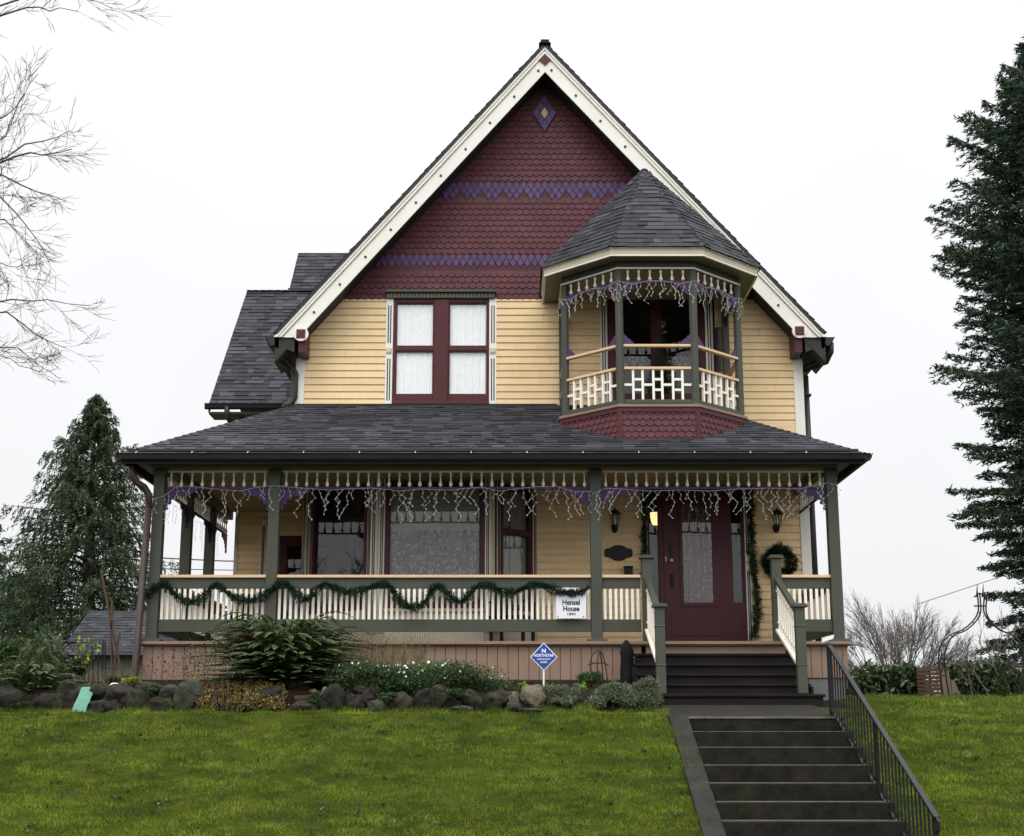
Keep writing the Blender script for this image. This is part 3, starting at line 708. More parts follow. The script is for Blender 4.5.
# ================================================================ PORCH
zp=lambda py:ZZ(py,YP); xp=lambda px,py=600:XX(px,py,YP)
PXL,PXR=-5.11,4.645; STL,STR=1.94,3.70
porch=empty('porch',None,None); porch.parent=house
mb=MB()
rg=random.Random(3)
y=YP-.06
while y<25:
    w=.085; mb.box(PXL-.03,(PXR+.03) ,y,min(y+w-.004,25.0),ZF-.05,ZF-.002 if y>22.4 and 0 else ZF); y+=w
    if y>22.3: break
y=22.38
while y<24.9:
    mb.box(PXL-.03,-3.2 if y>23 else -2.7,y,y+.081,ZF-.05,ZF); y+=.085
mb.build('porch_floor','skirt_paint',porch)
# skirt of vertical boards
def skirt(x0,x1,z0,z1,yy,F=None):
    mb=MB(); x=x0; rg=random.Random(int(x0*10))
    while x<x1-.01:
        w=min(.145,x1-x); mb.box(x+.003,x+w-.003,yy,yy+.03,z0,z1); x+=.145
    return mb
zk0,zk1=zp(680),zp(646)
skirt(PXL-.02,1.80,zk0,zk1,YP-.02).build('skirt_boards','skirt_paint',porch,bevel=.004)
skirt(3.86,PXR+.02,zp(678),zk1,YP-.02).build('skirt_boards','skirt_paint',porch,bevel=.004)
mb=MB(); mb.box(PXL-.02,PXL+.01,YP+.012,24.9,zk0-.1,zk1); mb.build('side_skirt','skirt_paint',porch); mb=MB(); mb.box(PXR-.01,PXR+.02,YP+.012,22.3,zk0-.1,zk1)
mb.build('side_skirt','skirt_paint',porch); mb=MB(); mb.box(1.86,3.80,YP-.02,YP+.01,zk0-.1,zk1); mb.build('stair_fascia','skirt_paint',porch)
mb=MB(); mb.box(PXL-.06,PXR+.06,YP-.075,YP-.0,zk1+.002,ZF-.0505); mb.box(PXL-.08,PXR+.08,YP-.10,YP-.062,ZF-.035,ZF+.006)
mb.box(PXL-.06,PXL-.03,YP-.0,25,zk1+.002,ZF+.005); mb.box(PXR+.03,PXR+.06,YP-.0,22.4,zk1+.002,ZF+.005)
mb.build('floor_edge_trim','skirt_paint',porch,bevel=.006)
mb=MB(); mb.box(PXL+.02,1.8,YP+.0,YP+.03,zk0-.35,zk0-.002); mb.box(3.88,PXR-.02,YP,YP+.03,zk0-.35,zk0+.02); mb.build('stone_footing','foundation_stone',porch)
# posts
PT=zp(468); PW=.156
posts=[(-5.035,YP),(-3.386,YP),(1.19,YP),(4.565,YP)]
side_posts=[(-5.035,21.8),(-5.035,23.5)]
def post(x,y):
    mb=MB(); mb.box(x-PW/2,x+PW/2,y,y+PW,ZF+.045,PT); mb.box(x-PW/2-.02,x+PW/2+.02,y-.02,y+PW+.02,PT-.10,PT-.03)
    p=mb.build('porch_post','green_paint',porch,bevel=.006)
    mb=MB(); mb.box(x-PW/2-.06,x+PW/2+.06,y-.05,y+PW+.05,ZF,ZF+.045); mb.build('post_base','green_paint',p,bevel=.01)
    return p
for x,y in posts+side_posts: post(x,y)
# beam, soffit, ceiling, gutter
EY=19.55; EZ=ZZ(454.5,EY); EXL,EXR=-5.45,4.92
mb=MB(); mb.box(PXL-.01,PXR+.01,YP-.01,YP+PW+.01,PT,PT+.22); mb.box(PXL-.01,PXL+PW+.01,YP+PW+.01,25,PT,PT+.22); mb.box(PXR-PW-.01,PXR+.01,YP+PW+.01,22.35,PT,PT+.22)
mb.build('porch_beam','olive_paint',porch,bevel=.006)
mb=MB(); zc2=PT+.14
mb.box(PXL+.16,PXR-.16,YP+.17,22.39,zc2,zc2+.03); mb.box(PXL+.16,-3.42,22.40,24.98,zc2,zc2+.03)
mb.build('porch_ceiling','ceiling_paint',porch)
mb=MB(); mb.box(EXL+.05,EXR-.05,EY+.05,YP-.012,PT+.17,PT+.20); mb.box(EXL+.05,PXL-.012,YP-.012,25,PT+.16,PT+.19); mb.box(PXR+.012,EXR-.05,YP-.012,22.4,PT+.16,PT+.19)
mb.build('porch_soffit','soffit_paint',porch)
gz=EZ
mb=MB()
pr=[(0,0),(0,-.09),(-.05,-.10),(-.09,-.075),(-.105,-.02),(-.12,0),(-.105,.0),(-.09,-.02),(-.075,-.065),(-.04,-.085),(-.012,-.08),(-.012,0)]
mb.prism([(EXL-.08,EY+a,gz+b) for a,b in pr],(EXR-EXL+.16,0,0)); mb.prism([(EXL-a*-1+.0,EY-.1,gz+b) for a,b in pr],(0,5.4,0)); mb.prism([(EXR-a,EY-.1,gz+b) for a,b in pr],(0,2.95,0))
mb.build('porch_gutter','gutter_metal',porch)
mb=MB(); mb.box(EXL,EXR,EY,EY+.03,gz-.125,gz-.012); mb.box(EXL,EXL+.03,EY+.03,25,gz-.125,gz-.012); mb.box(EXR-.03,EXR,EY+.03,22.4,gz-.125,gz-.012); mb.build('porch_fascia','soffit_paint',porch)
mb=MB()
for x in [EXL+.2+i*.78 for i in range(14)]: mb.tube([(x,EY-.11,gz-.0),(x,EY-.06,gz+.03),(x,EY+.05,gz+.035)],.008,4)
mb.build('gutter_straps','casing_paint',porch)
# roof planes
prf=empty('porch_roof',None,None); prf.parent=house
RZ=ZZ(405,YW); e0=EZ+.0
A=(EXL-.02,EY-.03,e0);B=(EXR+.02,EY-.03,e0);C=(2.88,YW,RZ);D=(XL,YW,RZ)
mb=MB(); roof_face(mb,[A,B,C,D],.135,1,.03,11); mb.build('roof_slope',['asphalt_shingle','gutter_metal'],prf)
mb=MB(); roof_face(mb,[(EXL-.02,25.0,e0),A,D,(XL,25.0,RZ)],.135,1,.03,12); mb.build('roof_slope',['asphalt_shingle','gutter_metal'],prf)
zR=e0+(RZ-e0)*(EXR-XR)/(EXR-2.88)
mb=MB(); roof_face(mb,[B,(EXR+.02,YW+.15,e0),(2.88,YW+.15,RZ),(2.88,YW,RZ)],.135,1,.03,13); mb.build('roof_slope',['asphalt_shingle','gutter_metal'],prf)
mb=MB(); hip_caps(mb,A,D,4); mb.build('hip_caps','asphalt_shingle',prf); mb=MB(); hip_caps(mb,B,C,5); mb.build('hip_caps','asphalt_shingle',prf)
mb=MB(); mb.box(XL,XX(557,406,YW),YW-.045,YW-.018,RZ-.02,RZ+.012); mb.build('roof_flashing','gutter_metal',prf)
# frieze of turned spindles, spandrel brackets
sp_z1,sp_z0=zp(471.5),zp(486)
mb=MB(); h=sp_z1-sp_z0; prof=[(.012,0),(.024,.02),(.026,.045),(.017,.07),(.010,.085),(.013,.10),(.008,.12),(.010,.145),(.016,.17),(.018,.185),(.018,h)]
mb.lathe((0,0,0),[(r,min(z,h)) for r,z in prof],8); spin0=mb.build('spindle','ivory_paint',None,smooth=True)
first=[True]
def put(o,parent,loc,rz=0,scale=None):
    if o.get('used') is None: o['used']=1; c=o
    else: c=o.copy(); COL.objects.link(c)
    c.parent=parent; c.location=loc; c.rotation_euler=(0,0,rz)
    if scale: c.scale=scale
    return c
def frieze(p,q,n,z0,z1,parent,spin,low='purple_paint',w=.03):
    mb=MB(); p=Vector(p);q=Vector(q); mb.bar(p+Vector((0,0,z1+.012)),q+Vector((0,0,z1+.012)),.035,.022); f=mb.build('spindle_frieze','ivory_paint',parent)
    mb=MB(); mb.bar(p+Vector((0,0,z0-.018)),q+Vector((0,0,z0-.018)),w,.03); mb.build('lower_rail',low,f,bevel=.004)
    for i in range(n):
        t=(i+.5)/n; c=p.lerp(q,t); put(spin,f,(c.x,c.y,z0))
def bracket(x,y,z,sx,sy,L,H,parent,n=5,mat='purple_paint'):
    """scalloped spandrel hanging below z, against a post; (sx,sy) direction away from the post"""
    pts=[(0,0),(L,0),(L,-.035)]
    for k in range(n+1):
        t=k/n*math.pi/2; a=L*(1-math.sin(t))*.92+.015; b=-.04-(H-.04)*(1-math.cos(t)); pts.append((a,b))
        if k<n:
            t2=(k+.5)/n*math.pi/2; pts.append((L*(1-math.sin(t2))*.92+.015+.03,-.04-(H-.04)*(1-math.cos(t2))-.03))
    pts.append((0,-H))
    mb=MB(); mb.prism([(x+sx*a,y+sy*a,z+b) for a,b in pts],(0,.025,0) if sy==0 else (.025,0,0)); return mb.build('spandrel_bracket',mat,parent)
spans=[(-5.035+PW/2,-3.386-PW/2,10),(-3.386+PW/2,1.19-PW/2,30),(1.19+PW/2,4.565-PW/2,22)]
for a,b,n in spans:
    frieze((a,YP+.08,0),(b,YP+.08,0),n,sp_z0,sp_z1,porch,spin0)
    L,H=(.40,.30)
    bracket(a,YP+.07,sp_z0-.035,1,0,.42,.30,porch); bracket(b,YP+.07,sp_z0-.035,-1,0,.42,.30,porch)
for a,b,n in ((YP+PW,21.8,10),(21.8+PW,23.5,10),(23.5+PW,24.95,8)):
    frieze((-5.035,a,0),(-5.035,b,0),n,sp_z0,sp_z1,porch,spin0)
    for yy,s in ((a,1),(b,-1)): bracket(-5.05,yy,sp_z0-.035,0,s,.40,.30,porch)
frieze((4.565,YP+PW,0),(4.565,22.35,0),13,sp_z0,sp_z1,porch,spin0)
# balustrades
zc0,zc1=zp(577.6),zp(574.6); zt0=zp(588); zb1,zb0=zp(619),zp(631.5)
mb=MB(); mb.box(-.019,.019,-.016,.016,0,zt0-zb1); bal0=mb.build('baluster','ivory_paint',None)
def rail(p,q,n,parent=porch):
    p=Vector(p);q=Vector(q); g=MB(); g.bar(p+Vector((0,0,(zt0+zc0)/2)),q+Vector((0,0,(zt0+zc0)/2)),.05,zc0-zt0); r=g.build('porch_railing','green_paint',parent,bevel=.004); g=MB(); g.bar(p+Vector((0,0,(zb0+zb1)/2)),q+Vector((0,0,(zb0+zb1)/2)),.05,zb1-zb0); g.build('bottom_rail','green_paint',r,bevel=.004)
    g=MB(); g.bar(p+Vector((0,0,(zc0+zc1)/2)),q+Vector((0,0,(zc0+zc1)/2)),.13,zc1-zc0); g.build('handrail','rail_cap_paint',r,bevel=.008)
    d=(q-p); rz=math.atan2(d.y,d.x)
    for i in range(n):
        c=p.lerp(q,(i+.5)/n); put(bal0,r,(c.x,c.y,zb1),rz)
yr=YP+.078
rail((spans[0][0],yr,0),(spans[0][1],yr,0),19); rail((spans[1][0],yr,0),(spans[1][1],yr,0),56); rail((spans[2][0],yr,0),(STL-.13,yr,0),7); rail((STR+.07,yr,0),(spans[2][1],yr,0),9)
for a,b in ((YP+PW,21.8),(21.8+PW,23.5),(23.5+PW,24.95)): rail((-5.035,a,0),(-5.035,b,0),16)
rail((4.565,YP+PW,0),(4.565,22.35,0),24)
# newels and stair rails
def newel(x,y,z0,z1,w=.13,lines=()):
    mb=MB(); mb.box(x-w/2,x+w/2,y-w/2,y+w/2,z0,z1-.05); mb.box(x-w/2-.035,x+w/2+.035,y-w/2-.035,y+w/2+.035,z1-.05,z1-.015); mb.box(x-w/2-.02,x+w/2+.02,y-w/2-.02,y+w/2+.02,z1-.015,z1)
    for z in lines: mb.box(x-w/2-.006,x+w/2+.006,y-w/2-.006,y+w/2+.006,z,z+.02)
    return mb.build('newel_post','green_paint',porch,bevel=.006)
nzT=ZZ(555,20); nbT=ZZ(603.5,18.6); nb0=ZZ(692,18.6)
LX,RX=1.90,3.72
for x in (LX,RX):
    newel(x,20.04,ZF,nzT,.135,(ZF+.62,)); newel(x+.02,18.62,nb0-.02,nbT,.125,(nb0+.33,nb0+.83))
    top=Vector((x,19.97,ZZ(578,20)-.02)); bot=Vector((x+.02,18.68,nbT-.12))
    g=MB(); g.bar(top,bot,.085,.055); r=g.build('stair_railing','green_paint',porch,bevel=.01)
    dz=.62
    g=MB(); g.bar(top-Vector((0,0,dz+.09)),bot-Vector((0,0,dz+.04)),.10,.045); g.build('bottom_rail','ivory_paint',r,bevel=.006)
    g=MB(); g.bar(top-Vector((0,0,.05)),bot-Vector((0,0,.05)),.03,.03); g.build('sub_rail','ivory_paint',r)
    for i in range(10):
        t=(i+.5)/10; a=top.lerp(bot,t); b=(top-Vector((0,0,dz+.09))).lerp(bot-Vector((0,0,dz+.04)),t)
        g=MB(); g.box(a.x-.018,a.x+.018,a.y-.018,a.y+.018,b.z,a.z-.02)
        for zz in (a.z-.14,b.z+.13): g.box(a.x-.03,a.x+.03,a.y-.03,a.y+.03,zz-.013,zz+.013)
        g.build('baluster','ivory_paint',r)
# wooden steps
ws=empty('porch_steps',None,None); ws.parent=house
zt=[ZZ(653.3,19.72),ZZ(663.6,19.43),ZZ(673.6,19.14),ZZ(683.6,18.85),ZZ(694,18.54)]; yt=[19.72,19.43,19.14,18.85,18.54]; zg=.34
for i,(z,y) in enumerate(zip(zt,yt)):
    xl,xr=(1.66,3.90) if i<4 else (1.60,4.02)
    nxt=zt[i+1] if i<4 else zg
    yb=19.93 if i==0 else yt[i-1]+.04
    mb=MB(); mb.box(xl,xr,y,yb,z-.035,z); mb.build('tread','step_paint',ws,bevel=.008)
    mb=MB(); mb.box(xl+.03,xr-.03,y+.03,y+.055,nxt-.0,z-.036); mb.build('riser','step_paint',ws)
for x in (1.62,3.90):
    mb=MB()
    for i,(z,y) in enumerate(zip(zt,yt)): mb.box(x,x+.04,y+.056,19.9,zg if i==4 else zt[i+1]-.04,z-.036)
    mb.build('stringer','step_paint',ws)
# porch downspout, left corner
mb=MB(); d=19.72
mb.tube([P(131,463,d),P(132,474,d),P(136,482,d),P(144,487,d+.1),P(149,495,19.85),P(149,508,19.85)],.05,8); mb.tube([P(149,504,19.85),P(135,672,19.85),P(133.5,680,19.8),P(128,686,19.7)],.05,8)
mb.build('downspout','downspout_metal',house,smooth=True)
# ================================================================ WING ROOFS
wg=empty('wing_roof',None,None); wg.parent=house
d1=24.5; xw=-5.36; ze=ZZ(403.5,d1); d2=27.55; zr=ZZ(290,d2)
mb=MB(); roof_face(mb,[(xw,d1,ze),(-3.45,d1,ze),(-.5,d2,zr),(xw,d2,zr)],.135,1,.04,21); mb.build('roof_slope',['asphalt_shingle','gutter_metal'],wg)
mb=MB(); roof_face(mb,[(-3.3,d2+(d2-d1),ze),(xw,d2+(d2-d1),ze),(xw,d2,zr),(-3.3,d2,zr)],.135,1,.04,22); mb.build('roof_slope',['asphalt_shingle','gutter_metal'],wg)
mb=MB(); hip_caps(mb,(xw,d2,zr-.02),(-3.2,d2,zr-.02),6); mb.build('ridge_cap','asphalt_shingle',wg)
mb=MB(); mb.prism([(xw+.02,d1,ze-.16),(xw+.02,d1,ze-.03),(xw+.02,d2,zr-.04),(xw+.02,2*d2-d1,ze-.03),(xw+.02,2*d2-d1,ze-.16),(xw+.02,d2,zr-.2)],(-.03,0,0)); 
mb.prism([(-4.88,25.0,5.7),(-4.88,d2,zr-.15),(-4.88,2*d2-25.0,5.7)],(.03,0,0)); mb.build('wing_gable','olive_paint',wg)
mb=MB(); mb.prism([(xw-.06,d1+a,ze-.02+b) for a,b in pr],(2.0,0,0)); mb.box(xw,-3.45,d1+.002,d1+.5,ze-.19,ze-.15)
for x in (-5.1,-4.55): mb.tube([(x,d1-.11,ze-.02),(x,d1-.06,ze+.02),(x,d1+.05,ze+.03)],.008,4)
mb.build('gutter','gutter_metal',wg)
mb=MB(); mb.tube([P(227,406,d1-.06),P(227,414,d1-.06),P(230,421,d1),P(238,424,24.9)],.05,8); mb.build('downspout','downspout_metal',wg,smooth=True)
mb=MB(); d3=28.0; z3=ZZ(289,d3); d4=29.0; z4=ZZ(253,d4); x3=XX(289.5,290,d3)
roof_face(mb,[(x3,d3,z3),(-2,d3,z3),(-1,d4,z4),(x3,d4,z4)],.135,1,.04,31); mb.build('dormer_slope',['asphalt_shingle','gutter_metal'],wg)
mb=MB(); roof_face(mb,[(-2,2*d4-d3,z3),(x3,2*d4-d3,z3),(x3,d4,z4),(-2,d4,z4)],.135,1,.04,32); mb.build('dormer_slope',['asphalt_shingle','gutter_metal'],wg)
mb=MB(); mb.prism([(x3+.1,d3+.1,z3-.02),(x3+.1,d4,z4-.06),(x3+.1,2*d4-d3-.1,z3-.02)],(1.6,0,0)); mb.box(x3+.25,-2,d3+.15,2*d4-d3-.15,z3-1.2,z3-.02); mb.build('dormer_wall','cream_paint',wg)
mb=MB(); mb.box(x3-.02,-2.5,d3-.09,d3-.01,z3-.1,z3-.01); mb.build('dormer_gutter','gutter_metal',wg)
# ================================================================ BALCONY
bc=empty('balcony',None,None); bc.parent=house
cx=2.15; fw=.573; r_=1.383; yF=20.3; yS=21.11
oct_=[(cx-r_,22.36),(cx-r_,yS),(cx-fw,yF),(cx+fw,yF),(cx+r_,yS),(cx+r_,22.36)]
def off(k): # outward offset octagon
    t=k*math.tan(R(22.5)); return [(cx-r_-k,22.395),(cx-r_-k,yS-t),(cx-fw-t,yF-k),(cx+fw+t,yF-k),(cx+r_+k,yS-t),(cx+r_+k,22.395)]
zo=lambda py:ZZ(py,yF)
def oring(mb,k0,k1,z0,z1,m=0):
    a=off(k0);b=off(k1)
    for i in range(5):
        (x0,y0),(x1,y1)=a[i],a[i+1]; (u0,v0),(u1,v1)=b[i],b[i+1]
        mb.hexa([(u0,v0,z0),(u1,v1,z0),(x1,y1,z0),(x0,y0,z0),(u0,v0,z1),(u1,v1,z1),(x1,y1,z1),(x0,y0,z1)],m)
zfl=zo(405.5)
# skirt with scales
mb=MB()
def sm(r,c,u,v): return 0,'round'
O5=off(0)
for i in range(5):
    (x0,y0),(x1,y1)=O5[i],O5[i+1]; L=math.hypot(x1-x0,y1-y0); U=Vector(((x1-x0)/L,(y1-y0)/L,0)); N=Vector((U.y,-U.x,0))
    zlow=4.0
    scales(mb,(x0,y0,0),U,(0,0,1),N,[(0,zlow),(L,zlow),(L,zo(411)),(0,zo(411))],.112,.088,sm)
mb.build('balcony_skirt','maroon_shingle',bc)
mb=MB(); a=off(-.02)
mb.prism([(x,y,3.9) for x,y in a],(0,0,zo(408)-3.9),0); mb.build('balcony_base','maroon_trim',bc)
mb=MB()
for (x,y) in off(.0)[1:5]: mb.box(x-.035,x+.035,y-.035,y+.035,3.95,zo(410))
oring(mb,.005,.03,zo(412),zo(407)+.002); mb.build('skirt_trim','maroon_trim',bc)
mb=MB(); mb.prism([(x,y,zfl-.03) for x,y in off(.05)],(0,0,.045)); mb.build('balcony_floor','skirt_paint',bc,bevel=.006)
OP=off(-.05); zpt=zo(268)
for (x,y) in OP[1:5]:
    mb=MB(); mb.prism([(x+.062*math.cos(R(22.5+45*k)),y+.062*math.sin(R(22.5+45*k)),zfl+.015) for k in range(8)],(0,0,zpt-zfl-.015)); mb.build('balcony_post','green_paint',bc,bevel=.004)
for x in (OP[0][0],OP[5][0]):
    mb=MB(); mb.box(x-.05,x+.05,22.27,22.36,zfl,zpt); mb.build('balcony_post','green_paint',bc,bevel=.004)
mb=MB(); oring(mb,-.10,.0,zpt,zpt+.14); oring(mb,-.09,-.01,zpt+.14,zo(254)+.1); mb.build('balcony_beam','green_paint',bc)
mb=MB(); oring(mb,-.02,.014,zpt-.014,zpt+.006); mb.build('beam_moulding','ivory_paint',bc)
h2=.17
mb=MB(); mb.lathe((0,0,0),[(.016,0),(.026,.02),(.028,.04),(.013,.065),(.016,.08),(.011,.10),(.016,.125),(.02,.14),(.02,h2-.004)],8); spin1=mb.build('spindle','ivory_paint',None,smooth=True)
zf1=zpt-.016; zf0=zf1-h2
mb=MB(); zcap=zo(343.6); zsec=zo(366.2); zbr0,zbr1=zo(402.8),zo(399)
for i in range(5):
    p=Vector((*OP[i],0)); q=Vector((*OP[i+1],0)); d=(q-p).normalized(); p=p+d*.055; q=q-d*.055; L=(q-p).length
    g=MB(); g.bar(p+Vector((0,0,zf0-.022)),q+Vector((0,0,zf0-.022)),.035,.035); fr_=g.build('spindle_frieze','purple_paint',bc,bevel=.004)
    for k in range(6): c=p.lerp(q,(k+.5)/6); put(spin1,fr_,(c.x,c.y,zf0))
    n_=Vector((d.y,-d.x,0))
    for s,base in ((1,p),(-1,q)):
        g=MB(); pts=[(0,0),(.22,0),(.20,-.05),(.14,-.05),(.12,-.10),(.07,-.10),(.055,-.16),(.02,-.17),(0,-.2)]
        g.prism([base+d*(s*a)+Vector((0,0,zf0-.04+b)) for a,b in pts],n_*.022); g.build('spandrel_bracket','purple_paint',fr_)
        if i in (1,2,3):
            g=MB(); pts=[(0,0),(.15,0),(.145,.03),(.11,.05),(.10,.075),(.06,.085),(.05,.12),(.02,.135),(0,.17)]
            g.prism([base+d*(s*a)+Vector((0,0,zcap+.005+b)) for a,b in pts],n_*.022); g.build('rail_bracket','purple_paint',fr_)
    g=MB(); g.bar(p+Vector((0,0,(zbr0+zbr1)/2)),q+Vector((0,0,(zbr0+zbr1)/2)),.06,zbr1-zbr0); rl=g.build('balcony_railing','green_paint',bc,bevel=.004)
    for z in (zcap,zsec):
        g=MB(); g.bar(p+Vector((0,0,z-.022)),q+Vector((0,0,z-.022)),.075,.042); g.build('handrail','rail_cap_paint',rl,bevel=.008)
    g=MB(); zt_=zsec-.043; zz0=zbr1; H=zt_-zz0; up3=[]
    for a in (.135,.275,.435,.565,.725,.865): c=p.lerp(q,a); g.bar(c+Vector((0,0,zz0)),c+Vector((0,0,zt_)),.038,.034,up=d)
    def rung(a,b,f):
        A_=p.lerp(q,a)+Vector((0,0,zz0+H*f)); B_=p.lerp(q,b)+Vector((0,0,zz0+H*f)); g.bar(A_,B_,.03,.035)
    for a,b in ((.155,.255),(.455,.545),(.745,.845)): rung(a,b,.33); rung(a,b,.68)
    for a,b in ((0,.115),(.295,.415),(.585,.705),(.885,1)): rung(a,b,.5)
    g.build('lattice_infill','ivory_paint',rl)
# ceiling, cornice, cone roof
mb=MB(); mb.prism([(x,y,zo(258)) for x,y in off(-.08)],(0,0,.02)); mb.build('balcony_ceiling','ceiling_paint',bc)
zct,zcb=ZZ(246,20.0),ZZ(254.5,20.0)
mb=MB(); oring(mb,-.01,.27,zcb+.0,zcb+.02); mb.build('cornice_soffit','olive_paint',bc)
mb=MB(); oring(mb,.24,.275,zcb-.01,zcb+.012); oring(mb,.24,.29,zct-.03,zct-.005); mb.build('cornice_moulding','ivory_paint',bc)
mb=MB(); oring(mb,.24,.268,zcb+.012,zct-.03); mb.build('cornice_board','casing_paint',bc)
ap=Vector((cx,21.68,ZZ(169,21.68))); oc=off(.30); zc_=zct-.005
ptsE=[Vector((x,y,zc_)) for x,y in oc]; ptsE[0].y=21.68+ .70; ptsE[5].y=21.68+.70
mb=MB()
for i in range(5): roof_face(mb,[ptsE[i],ptsE[i+1],ap],.13,1,.02,41+i)
bk0=Vector((ptsE[0].x,22.39,zc_)); 
mb.add([ptsE[0],ptsE[5],ap+Vector((0,.02,0))],[(0,1,2)],1)
mb.build('turret_roof',['asphalt_shingle','gutter_metal'],bc)
mb=MB()
for i in range(1,5): hip_caps(mb,ptsE[i],ap,50+i,.07,.13)
mb.build('turret_hip_caps','asphalt_shingle',bc)
mb=MB(); x=OP[4][0]-.03; mb.tube([(x-.1,22.3,zo(290)),(x-.1,22.3,ZZ(371,22.3))],.045,6); mb.build('balcony_downspout','downspout_metal',bc)
for o in (spin0,spin1,bal0):
    if 'used' in o: del o['used']
for o in bpy.data.objects:
    if 'used' in o: del o['used']
# ================================================================ GROUND
RG=np.random.default_rng(5)
def smooth(a,b,x): t=np.clip((x-a)/(b-a),0,1); return t*t*(3-2*t)
def ground_h(x,y):
    x=np.asarray(x,float); y=np.asarray(y,float)
    bank=.25-(17.05-y)*.425
    h=np.where(y<17.05,bank,.25)
    h=np.where((y>=16.6)&(y<17.5),.25-.425*np.square(np.clip(17.5-y,0,.9))/(2*.9)-.0,h) if False else h
    h=np.maximum(h,-1.55)
    right=.25+(y-17.05)*.083; right=np.where(y>20,.5+(y-20)*.030,right)
    left=np.where(y>17.65,.56+(y-17.65)*.085,np.where(y>17.35,.27+(y-17.35)*.967,.27))
    up=np.where(x<1.95,left,right); up=np.where(x<1.95,np.minimum(up,.78+.0*y),np.minimum(up,.80))
    h=np.where(y>=17.05,up,h)
    far=smooth(31,75,y); h=h*(1-far)+(-3.5)*far
    und=.03*np.sin(x*1.7+y*.9)+.02*np.sin(x*3.1-y*2.3+1)
    h=h+np.where((y<17)&(y>13.6),und*.6,0)+np.where((x>4.2)&(y>17),und*.8,0)
    return h
def stair_z(y): return .233-(16.9-y)*.425
xs=np.concatenate([[-900,-300,-120,-60,-30,-20,-14,-10],np.arange(-8.5,1.79,.25),[1.80,1.82,2.02,3.84,3.86],np.arange(4.1,16,.3),[18,22,30,45,80,150,400,900]])
ys=np.concatenate([[-300,-60,-10,5,11,12.7,13.2,13.45],np.arange(13.6,17.0,.15),[17.03,17.07,17.3,17.35,17.5,17.65,17.8,18.0,18.2,18.6,19.2,20,21,22,24,26,28,30,31,33,36,40,45,52,60,75,110,200,500,1200]])
X,Y=np.meshgrid(xs,ys); Z=ground_h(X,Y)
inst=(X>1.81)&(X<3.85); Z=np.where(inst&(Y<17.0),np.maximum(stair_z(Y)-.45,-1.75),Z); Z=np.where(inst&(Y>=17.0)&(Y<18.7),.20+(Y-17.0)*.09-.12,Z)
me=bpy.data.meshes.new('lawn'); nx=len(xs)
fs=[(j*nx+i,j*nx+i+1,(j+1)*nx+i+1,(j+1)*nx+i) for j in range(len(ys)-1) for i in range(nx-1)]
me.from_pydata(np.stack([X,Y,Z],-1).reshape(-1,3).tolist(),[],fs)
for m_ in ('lawn_ground','soil','asphalt'): me.materials.append(M[m_])
mi=[]
for j in range(len(ys)-1):
    for i in range(nx-1):
        x=(xs[i]+xs[i+1])/2; y=(ys[j]+ys[j+1])/2; k=0
        if 17.3<y<26 and -9<x<1.9: k=1
        if 18.6<y<20.3 and 3.86<x<4.4: k=1
        if y<12.7: k=2
        mi.append(k)
me.polygons.foreach_set('material_index',mi); me.update(); lawn=bpy.data.objects.new('lawn',me); COL.objects.link(lawn); tag(lawn,None,None,kind='structure')
# walkway slab and concrete steps
mb=MB(); mb.hexa([(1.82,16.9,.0),(3.86,16.9,.0),(3.86,18.75,.2),(1.82,18.75,.2),(1.82,16.9,.235),(3.86,16.9,.235),(3.86,18.75,.425),(1.82,18.75,.425)])
o=mb.build('walkway',['mossy_concrete'],None,bevel=.01); tag(o,None,None,kind='structure')
mb=MB(); 
SY=[16.9-.41*i for i in range(11)]; SZ=[.233,.065,-.105,-.288,-.462,-.632,-.794,-.965,-1.13,-1.30,-1.46]
for i in range(10):
    y=SY[i]; mb.box(2.05,3.82,SY[i+1]-.2 if i<9 else SY[i+1],y-.0,SZ[i+1]-.30,SZ[i+1]-.0005,0)
    mb.box(2.05,3.82,SY[i]-.005,SY[i]+.05,SZ[i+1]+.0,SZ[i]-.025,0); mb.box(2.05,3.82,SY[i]-.018,SY[i]+.05,SZ[i]-.025,SZ[i]+.003,1)
mb.hexa([(1.83,12.8,-1.8),(2.05,12.8,-1.8),(2.05,16.898,-.2),(1.83,16.898,-.2),(1.83,12.8,-1.46),(2.05,12.8,-1.46),(2.05,16.898,.238),(1.83,16.898,.238)],2)
o=mb.build('concrete_steps',['dark_concrete','worn_nosing','mossy_concrete'],None,bevel=.008); tag(o,None,None,kind='structure')
# grass
def grass(name,n,x0,x1,y0,y1,hmin,hmax,w,excl=None):
    x=RG.uniform(x0,x1,n); y=RG.uniform(y0,y1,n)
    den=np.array([noise.noise(Vector((a*.9,b*1.3,0)))for a,b in zip(x[::1],y[::1])]) 
    keep=RG.uniform(-1.1,.1,n)<den
    if excl is not None: keep&=~excl(x,y)
    x,y,den=x[keep],y[keep],den[keep]; z=ground_h(x,y); n=len(x)
    clump=np.array([noise.noise(Vector((a*4,b*5,3))) for a,b in zip(x,y)])
    h=RG.uniform(hmin,hmax,n)*np.clip(1+1.5*clump,.35,2.2); az=RG.uniform(0,6.283,n); ln=RG.uniform(.2,.95,n)
    d=np.stack([np.cos(az)*ln*h,np.sin(az)*ln*h,h],1); a2=RG.uniform(0,6.283,n); wv=np.stack([np.cos(a2),np.sin(a2),np.zeros(n)],1)*w*RG.uniform(.6,1.3,(n,1))
    L=Leaves(); L.blades(np.stack([x,y,z-.004],1),d,wv); return L.build(name,'grass_blade')
ex=lambda x,y:(x>1.858)&(x<3.82)
o=grass('grass',450000,-6.6,8.4,14.0,17.32,.012,.046,.0038,lambda x,y:ex(x,y)|((y>17.30)&(x<1.85))); tag(o,None,None,kind='stuff')
